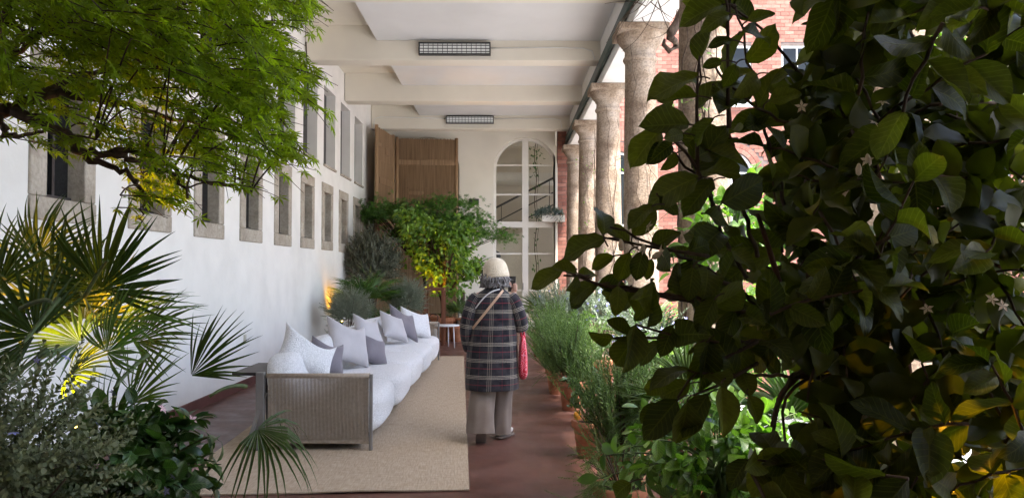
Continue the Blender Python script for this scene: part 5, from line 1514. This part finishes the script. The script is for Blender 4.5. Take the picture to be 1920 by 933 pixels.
while cnt < 260 and tries < 6000:
    tries += 1
    x = r6.uniform(1400, 2050); y = r6.uniform(-80, 1000); Y = r6.uniform(1.35, 2.5)
    edge = 1400 + 60 * math.sin(y * .011) + (60 if y < 250 else 0) + (60 if 690 < y < 840 else 0)
    if x < edge + 30 or gap_at(x, y, 1.5): continue
    a = at(x, y, Y) - LO; d = unit(r6.normal(0, 1, 3) + np.array((-.4, -.3, .15))); L = r6.uniform(.14, .3)
    twig([a - d * L * .5, a, a + d * L * .5 + np.array((0, 0, -.02))], .004, .027, .105, 1.25); cnt += 1
nrand = len(P)
HERO = [(1133, 447, 1051, 476), (1132, 440, 1141, 373), (1180, 455, 1138, 420), (1186, 442, 1224, 388), (1222, 465, 1272, 428), (1150, 480, 1108, 500), (1180, 472, 1160, 524), (1207, 470, 1188, 524), (1222, 485, 1213, 522),
        (1082, 520, 1122, 507), (1082, 512, 1038, 499), (1055, 506, 995, 536), (1085, 521, 1064, 543), (1120, 535, 1073, 575), (1120, 535, 1180, 531), (1160, 535, 1160, 587), (1180, 546, 1193, 584), (1218, 563, 1193, 602), (1235, 368, 1272, 400),
        (1307, 144, 1217, 171), (1292, 233, 1206, 235), (1239, 241, 1181, 306), (1356, 8, 1274, 32), (1368, 27, 1320, 40), (1372, 75, 1330, 76), (1354, 114, 1320, 124), (1380, 120, 1360, 166), (1245, 178, 1258, 212), (1307, 180, 1236, 187),
        (1337, 222, 1294, 268), (1281, 250, 1250, 258), (1261, 270, 1217, 299), (1309, 333, 1206, 370), (1268, 288, 1246, 319), (1330, 282, 1397, 309), (1338, 338, 1279, 396), (1353, 381, 1436, 338), (1223, 386, 1178, 421),
        (1182, 630, 1141, 601), (1150, 634, 1108, 632), (1192, 630, 1146, 691), (1240, 640, 1196, 668), (1327, 640, 1315, 728), (1295, 718, 1234, 743), (1247, 704, 1211, 744), (1327, 739, 1279, 812), (1288, 752, 1279, 844), (1270, 749, 1211, 818),
        (1238, 756, 1200, 794), (1352, 722, 1358, 812), (1402, 740, 1431, 794), (1458, 842, 1410, 934), (1402, 862, 1364, 906), (1183, 903, 1138, 936), (1300, 300, 1350, 262), (1320, 400, 1375, 420), (1290, 470, 1345, 450), (1300, 500, 1290, 560),
        (1340, 160, 1390, 190), (1400, 40, 1450, 22), (1390, 60, 1450, 70), (1420, 140, 1380, 180), (1440, 190, 1500, 170), (1340, 560, 1310, 620), (1262, 610, 1240, 664), (1370, 470, 1420, 500)]
for (x0, y0, x1, y1) in HERO:
    Yh = r6.uniform(1.40, 1.52); a = at(x0, y0, Yh) - LO; b = at(x1, y1, Yh + r6.uniform(-.03, .03)) - LO
    P.append(a); D.append(unit(b - a)); S.append(np.linalg.norm(b - a) * 1.10); N.append(unit(np.array((r6.normal(0, .3), -.85, .45 + r6.normal(0, .3)))))
    brs.tube(bez(a + unit(a - b) * .018 + np.array((.012, .008, -.006)), a + unit(a - b) * .01, a + (b - a) * .04, 5), .0016, 5)
for pts in (((1330, 480, 1.5), (1250, 468, 1.47), (1180, 455, 1.46), (1133, 445, 1.45)), ((1300, 565, 1.5), (1200, 548, 1.47), (1120, 534, 1.45), (1082, 516, 1.44), (1055, 506, 1.43)), ((1345, 400, 1.6), (1300, 300, 1.5), (1262, 262, 1.47), (1239, 241, 1.46)),
            ((1309, 345, 1.52), (1306, 230, 1.5), (1307, 144, 1.48), (1312, 105, 1.48)), ((1366, 240, 1.52), (1364, 120, 1.5), (1366, 20, 1.48), (1356, -20, 1.48)), ((1420, 640, 1.55), (1300, 700, 1.48), (1270, 745, 1.47)), ((1420, 680, 1.55), (1352, 720, 1.48), (1300, 740, 1.46)), ((1300, 620, 1.5), (1240, 635, 1.46), (1182, 630, 1.45), (1150, 634, 1.44))):
    Q = np.array(L_(*pts)); t2 = np.linspace(0, 1, 12); tt = np.linspace(0, 1, len(Q)); Q = np.stack([np.interp(t2, tt, Q[:, i]) for i in range(3)], 1); Q[1:-1] = (Q[:-2] + Q[1:-1] + Q[2:]) / 3
    brs.tube(Q, np.linspace(.0042, .002, 12), 6)
P = np.array(P); D = np.array(D); N = np.array(N); S = np.array(S); hero = np.arange(len(P)) >= nrand
C = P + D * S[:, None] * .5 + LO; vx = 950 + C[:, 0] / C[:, 1] * FPX; vy = 505 - (C[:, 2] - CAMZ) / C[:, 1] * FPX
T_ = P + D * S[:, None] + LO; tx = 950 + T_[:, 0] / T_[:, 1] * FPX; ty = 505 - (T_[:, 2] - CAMZ) / T_[:, 1] * FPX
LP_ = [(1262, -60), (1262, 30), (1330, 60), (1290, 120), (1210, 138), (1210, 178), (1290, 198), (1195, 228), (1172, 305), (1240, 312), (1250, 360), (1150, 362), (1102, 378), (1108, 430), (1042, 448), (1042, 490), (985, 502), (985, 548), (1065, 572), (1128, 575), (1132, 645), (1160, 705), (1235, 708), (1240, 765), (1272, 845), (1322, 845), (1345, 775), (1362, 825), (1400, 765), (1440, 835), (1382, 842), (1382, 1100), (2200, 1100), (2200, -200), (1262, -200)]
keep = np.array([not gap_at(x, y) and inside(x, y, LP_) and inside(a_, b_, LP_) for x, y, a_, b_ in zip(vx, vy, tx, ty)]) & (C[:, 1] > 1.0)
keep = (keep & ((vx > 1270) | (rng.random(len(vx)) < .35)) & ((vx > 1430) | (vy > 480) | (rng.random(len(vx)) < .55)) & ~((vy > 720) & (vx < 1400))) | hero; P, D, N, S, C, vx, vy, hero = P[keep], D[keep], N[keep], S[keep], C[keep], vx[keep], vy[keep], hero[keep]
brs.build('twigs', 'bark', lt, True)['kind'] = 'stuff'
order = np.argsort(C[:, 1] + np.where((vx > 1930) | (vy < -10) | (vy > 945), 5, 0) - np.where(vx < 1480, .35, 0) - hero * 3)
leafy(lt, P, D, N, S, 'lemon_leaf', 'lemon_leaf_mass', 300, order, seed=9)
for pts, r0, r1 in (([(1740, 1010, 1.9), (1752, 880, 1.9), (1790, 790, 1.85), (1700, 705, 1.8), (1600, 668, 1.75), (1540, 656, 1.72), (1482, 668, 1.7)], .022, .008),
                    ([(1790, 790, 1.85), (1850, 700, 1.9), (1880, 560, 1.95), (1860, 380, 1.95), (1800, 200, 1.95)], .017, .006), ([(1600, 668, 1.75), (1560, 690, 1.7), (1500, 700, 1.68), (1462, 740, 1.66), (1448, 800, 1.66)], .009, .005),
                    ([(1540, 656, 1.72), (1470, 560, 1.75), (1440, 460, 1.75), (1420, 400, 1.74)], .009, .005), ([(1700, 705, 1.8), (1680, 500, 1.9), (1640, 300, 1.9), (1600, 120, 1.9)], .013, .005)):
    Q = np.array(L_(*pts)); t2 = np.linspace(0, 1, 24); tt = np.linspace(0, 1, len(Q)); Q = np.stack([np.interp(t2, tt, Q[:, i]) for i in range(3)], 1); Q[1:-1] = (Q[:-2] + Q[1:-1] + Q[2:]) / 3
    MB().tube(Q, np.linspace(r0, r1, 24), 8).build('limb', 'bark_red', lt, True)
b0 = at(1740, 1010, 1.9) - LO
MB().tube(np.array([(0, 0, .38), (b0[0] * .4, b0[1] * .4, .6), b0]), (.036, .03, .022), 9).build('trunk', 'bark_red', lt, True)
q = at(1782, 768, 1.62) - LO; o = MB().lathe([(r_ * 1.35, z * 1.35) for r_, z in LEMON], (0, 0, 0), 20).build('lemon', 'lemon_peel', lt, True); o.location = q; o.rotation_euler = (.3, .25, 0)
q = at(1735, 900, 1.75) - LO; o = MB().lathe(LEMON, (0, 0, 0), 18).build('lemon', 'lemon_peel', lt, True); o.location = q; o.rotation_euler = (.5, .6, 0)
for px, py, Y in ((1503, 200, 1.42), (1655, 192, 1.4), (1560, 578, 1.42), (1738, 578, 1.4), (1880, 572, 1.38), (1216, 425, 1.42), (1240, 470, 1.42), (1625, 300, 1.4), (1640, 230, 1.4), (1690, 470, 1.4), (1560, 470, 1.45), (1860, 560, 1.4)):
    f = link('flower', flower_mesh('petal_white'), lt); set_frame(f, unit(r6.normal(0, 1, 3)), unit(np.array((-.2, -1, .3)) + r6.normal(0, .3, 3)), at(px, py, Y) - LO, .0135)
for px, py, Y in ((1205, 470, 1.42), (1165, 460, 1.42), (1232, 478, 1.42), (1610, 318, 1.4), (1628, 300, 1.4)):
    o = MB().lathe([(.001, -.011), (.005, -.008), (.006, .002), (.003, .010), (.001, .012)], (0, 0, 0), 8).build('bud', 'petal_white', lt, True); o.location = at(px, py, Y) - LO; o.rotation_euler = (r6.normal(0, .4), r6.normal(0, .4), 0)

# ---- row of pots along the courtyard side, near to far
citrus('potted_citrus', 'glossy pale-leaved citrus in a tall terracotta pot, nearest of the row', 'shrub', .88, 3.15, .74, (.50, .40, .36), 900, .088, 'citrus_leaf', 'citrus_leaf_mass', 300, .24, .56, 41, 'potted citrus along the courtyard side', flowers=6, lo=-.95)
rosemary('rosemary with fine upright sprigs low at the foot of the lemon tree', 1.42, 3.05, .18, .36, .52, 130, .8, 42)
fan_palm('fan palm with fresh narrow fronds right of the nearest citrus', 1.52, 4.0, .55, 9, .30, .42, FRESH, .18, .4, 43, 'fan palms in the pot row', (.2, 1.2))
fan_palm('fan palm with stiff dark spiky fronds behind the nearest citrus', 1.12, 4.75, .55, 11, .30, .40, [FROND[0], FROND[1]], .2, .42, 44, 'fan palms in the pot row', (.1, 1.15))
rosemary('tall feathery rosemary beside the spiky fan palm', .76, 5.0, .15, .36, .60, 220, .42, 45, skirt=150)
tr = rosemary('rosemary with trailing sprigs lying over the red floor', .66, 4.45, .15, .30, .26, 50, .9, 46, skirt=40)
g = []
TP = []; TD = []
for s in range(13):
    a0 = np.array((r6.uniform(-.12, .1), -.06, .33)); e = np.array((r6.uniform(-.36, -.12), r6.uniform(-.35, .1), r6.uniform(.04, .2))); w = bez(a0, a0 + np.array((-.15, -.08, .03)), e, 7)
    w[-1] += (-.05, 0, .08 * r6.random()); tg = unit(np.gradient(w, axis=0)); TP += list(w[1:]); TD += list(tg[1:])
TP = np.array(TP); TD = np.array(TD); n = len(TP)
tag(link('trailing_sprigs', fast_mesh('trailing_sprigs', [(ROSEMARY[0], frames(TD, r6.normal(0, 1, (n, 3))), TP - TD * .05, r6.uniform(.12, .2, n), 0)], ['rosemary_leaf']), tr), kind='stuff')
citrus('potted_citrus', 'small citrus with a few orange fruits low between the rosemary pots', 'shrub', .70, 6.35, .50, (.22, .2, .22), 110, .085, 'dark_citrus_leaf', 'dark_citrus_mass', 110, .15, .30, 47, 'potted citrus along the courtyard side', fruit=((-.12, -.12, .36), (.1, -.15, .42)))
citrus('potted_citrus', 'yellow-green citrus behind the feathery rosemary', 'shrub', 1.28, 5.9, .82, (.42, .3, .28), 420, .085, 'citrus_leaf', 'citrus_leaf_mass', 120, .2, .4, 48, 'potted citrus along the courtyard side')
shrub('potted_germander', 'pale germander with blue flowers next to the yellow-green citrus', 'shrub', 1.34, 6.7, .86, (.44, .36, .36), TEUCRIUM, 'germander_leaf', 300, .19, .19, .4, 49, .7, 'potted germander along the courtyard side', ('petal_blue', 60, .022))
rosemary('rosemary bush in the second terracotta pot from the visitor', .72, 8.45, .14, .32, .64, 300, .55, 50)
citrus('potted_citrus', 'thin citrus with light leaves between the two far rosemary pots', 'shrub', .86, 9.0, .74, (.2, .2, .40), 130, .08, 'citrus_leaf', 'citrus_leaf_mass', 60, .13, .28, 51, 'potted citrus along the courtyard side')
rosemary('rosemary bush in the terracotta pot nearest the visitor\'s bag', .64, 9.55, .145, .31, .64, 320, .62, 52)
fan_palm('fan palm with pale fronds among the germander', 1.42, 7.7, .6, 10, .34, .42, FRESH, .18, .4, 53, 'fan palms in the pot row', (.2, 1.2))
shrub('potted_germander', 'large blue-flowered germander behind the far rosemary pots', 'shrub', 1.18, 9.7, 1.02, (.50, .46, .38), TEUCRIUM, 'germander_leaf', 420, .2, .2, .42, 54, .7, 'potted germander along the courtyard side', ('petal_blue', 120, .024))
shrub('potted_germander', 'rounded grey germander at the far end of the pot row', 'shrub', .82, 12.0, .90, (.54, .5, .44), TEUCRIUM, 'germander_leaf', 420, .21, .2, .42, 55, .7, 'potted germander along the courtyard side', ('petal_blue', 30, .02))
rosemary('rosemary bush in front of the far grey germander', .80, 10.7, .16, .32, .70, 220, .7, 56)
fan_palm('small fan palm at the far end of the pot row by the glass door', .62, 13.6, .62, 9, .32, .40, FROND[:2], .18, .4, 57, 'fan palms in the pot row', (.2, 1.1))
shrub('potted_shrub', 'dark green shrub at the far end of the pot row below the brick strip', 'shrub', 1.15, 13.9, .75, (.4, .4, .4), OLIVE, 'dark_shrub', 220, .22, .18, .4, 58)
citrus('potted_citrus', 'tall bright citrus standing between the columns behind the lemon tree', 'tree', 1.48, 4.95, 1.72, (.46, .42, .50), 520, .10, 'citrus_leaf', 'citrus_leaf_mass', 200, .24, .48, 59, 'potted citrus along the courtyard side')

# ---- planted group behind the sofa
shrub('olive_bush', 'dark grey-leaved olive bush against the white wall behind the sofa', 'shrub', -2.85, 16.3, 1.72, (.62, .5, .68), OLIVE, 'olive_leaf', 900, .32, .24, .5, 61, .8)
fan_palm('spiky green fan palm below the olive bush behind the sofa', -2.72, 14.6, .78, 20, .44, .50, FRESH, .22, .45, 62, 'fan palms behind the sofa', (.1, 1.2))
shrub('santolina_ball', 'round silver-grey bush against the wall just behind the sofa', 'shrub', -2.80, 13.5, .84, (.44, .40, .40), GREYS, 'grey_leaf', 1000, .20, .19, .36, 63, .6, 'silver-grey bushes behind the sofa')
shrub('santolina_ball', 'silver-grey bush left of the brown lantern', 'shrub', -1.98, 14.9, .98, (.42, .38, .40), GREYS, 'grey_leaf', 900, .22, .19, .42, 64, .6, 'silver-grey bushes behind the sofa')
shrub('leafy_shrub', 'low dark leafy shrub between the two silver-grey bushes', 'shrub', -2.25, 14.1, .56, (.5, .4, .34), OLIVE, 'dark_shrub', 240, .2, .2, .3, 65, .5)
def far_tree(name, label, X, Y, zc, rad, n, ls, T, mat, trunk_r, seed, layers=None, potr=.28, poth=.5, yellow=None):
    r = np.random.default_rng(seed); t = thing(name, label, 'tree', None, (X, Y, 0)); pot(t, potr, poth)
    c = np.array((0, 0, zc)); rad = np.array(rad, float); m = MB(); P = []; D = []; N = []
    base = np.array((0, 0, poth * .9)); fork = np.array((r.normal(0, .05), r.normal(0, .05), poth + (zc - rad[2] - poth) * .6))
    MB().tube(np.array([base, (base + fork) / 2 + (.02, .02, 0), fork]), (trunk_r, trunk_r * .85, trunk_r * .7), 8).build('trunk', 'bark', t, True)
    nb = n // 26
    for i in range(nb):
        if layers:
            lz, lr = layers[i % len(layers)][:2]; lx = layers[i % len(layers)][2]
            a = r.uniform(0, 2 * np.pi); q = math.sqrt(r.random()) * lr; tip = np.array((lx + q * math.cos(a), q * .6 * math.sin(a), lz + r.normal(0, .06) - .12 * (q / lr) ** 2))
        else:
            u_ = unit(r.normal(0, 1, 3)); tip = c + u_ * rad * r.uniform(.5, 1.0) ** .6 * (1 + .35 * math.sin(3.1 * u_[0] + 2.3 * u_[2] + seed) + .2 * math.sin(7 * u_[2] + 5 * u_[0]))
        if i % 3 == 0: m.tube(bez(fork, (fork + tip) / 2 + np.array((0, 0, .12)) + r.normal(0, .05, 3), tip, 9), np.linspace(trunk_r * .55, .005, 9), 5)
        for k in range(26):
            p = tip + r.normal(0, 1, 3) * ((.17, .15, .085) if layers else (.13, .13, .11))
            P.append(p); D.append(unit(np.array((p[0] - fork[0], p[1], 0)) * .8 + r.normal(0, .5, 3) + (0, 0, -.35))); N.append(unit(np.array((0, -.5, .8)) + r.normal(0, .65, 3)))
    m.build('limb', 'bark', t, True); P = np.array(P); D = np.array(D); N = np.array(N)
    tag(link('crown', fast_mesh('crown', [(T[:2], frames(D, N), P, ls * r.uniform(.65, 1.2, len(P)), 0)], [mat]), t), kind='stuff')
    return t
far_tree('lemon_tree', 'yellow-green lemon tree in front of the bamboo screen', -1.45, 16.9, 1.92, (.86, .6, .86), 3400, .128, BROAD_LOW[0], 'far_lemon', .04, 71)
far_tree('japanese_maple', 'low spreading Japanese maple in front of the bamboo screen', -1.92, 18.0, 2.85, (1.6, .7, .6), 5200, .125, MAPLE, 'far_maple', .05, 72, [(3.05, .85, -.75), (3.15, .75, .55), (2.85, .7, -.1), (2.45, .7, 1.25), (2.75, .6, .9), (2.95, .5, -1.2), (2.5, .6, -.3)])
fan_palm('fan palm with one long frond right of the far lemon tree', -1.0, 17.3, 1.05, 7, .62, .56, FROND[:2], .24, .45, 73, 'fan palms behind the sofa', (.5, 1.3))
fan_palm('small dark fan palm in a pot beside the brown lantern', -1.06, 16.5, .42, 10, .30, .34, FROND[:2], .2, .34, 74, 'fan palms behind the sofa', (.2, 1.2))
shrub('potted_shrub', 'leafy dark shrub in the terracotta pot right of the round table', 'shrub', -.78, 16.9, .66, (.34, .3, .34), OLIVE, 'dark_shrub', 150, .2, .17, .36, 75)
shrub('potted_shrub', 'tiny plant in a small pot behind the sofa by the wall', 'shrub', -2.72, 12.2, .52, (.16, .16, .2), OLIVE, 'dark_shrub', 50, .14, .12, .28, 76)

# ---- yellow garden spotlights standing among the plants
def garden_spot(label, P, aim, energy, size=R(95)):
    t = thing('garden_spotlight', label, 'spotlight', 'yellow garden spotlights among the plants', (P[0], P[1], 0))
    z = P[2]; d = unit(aim)
    MB().tube([(0, 0, 0), (0, 0, z - .04)], .008, 6).build('spike', 'black_metal', t)
    e = np.array((0, 0, z)); MB().tube([e - d * .08, e - d * .02, e], (.028, .034, .036), 12).build('housing', 'black_metal', t, True)
    MB().tube([e + d * .001, e + d * .006], .031, 12).build('lens', 'lamp_yellow', t)
    l = bpy.data.lights.new('bulb', 'SPOT'); l.energy = energy; l.color = (1.0, .44, .02); l.spot_size = size; l.spot_blend = .6; l.shadow_soft_size = .03
    o = bpy.data.objects.new('bulb', l); COL.objects.link(o); o.parent = t; o.location = tuple(e + d * .02); o.rotation_euler = Vector(-d).to_track_quat('Z', 'Y').to_euler()
garden_spot('yellow spotlight inside the left fan palm', at(150, 800, 2.86), (-.15, .12, 1), 38, R(80))
garden_spot('yellow spotlight against the wall behind the silver-grey bush', (-3.2, 14.7, .55), (-.12, .1, 1), 9)
garden_spot('yellow spotlight under the far lemon tree', (-1.85, 16.4, .85), (.4, .25, 1), 22)

garden_spot('yellow spotlight low in the right foreground lemon tree', (.98, 1.62, .72), (.12, .1, 1), 11, R(110))

# ---- courtyard trees and the wing on the far side, outside the loggia
def yard_tree(label, X, Y, zc, rad, n, seed):
    r = np.random.default_rng(seed); t = thing('courtyard_tree', label, 'tree', 'trees in the courtyard', (X, Y, -2.0))
    zc += 2.0; rad = np.array(rad); fork = np.array((0, 0, zc - rad[2] * .7))
    MB().tube(np.array([(0, 0, 0), (.05, .05, fork[2] * .5), fork]), (.16, .13, .1), 9).build('trunk', 'bark', t, True)
    m = MB(); P = []
    for i in range(n // 40):
        tip = np.array((0, 0, zc)) + unit(r.normal(0, 1, 3)) * rad * r.uniform(.45, 1.0)
        if i % 2 == 0: m.tube(bez(fork, (fork + tip) / 2 + (0, 0, .3), tip, 7), np.linspace(.06, .012, 7), 5)
        P.append(tip + r.normal(0, .28, (40, 3)))
    m.build('limb', 'bark', t, True); P = np.concatenate(P); k = len(P)
    tag(link('crown', fast_mesh('crown', [(BROAD_LOW[0][:2], frames(r.normal(0, 1, (k, 3)), r.normal(0, .6, (k, 3)) + (0, 0, 1)), P, r.uniform(.12, .22, k), 0)], ['tree_leaf']), t), kind='stuff')
yard_tree('sunlit courtyard tree glimpsed through the upper lemon leaves', 9.0, 15.5, 6.2, (1.5, 1.5, 1.6), 2600, 81)
yard_tree('low courtyard tree glimpsed between the columns near the brick facade', 5.2, 17.5, 0.2, (1.1, 1.0, 1.3), 2200, 82)
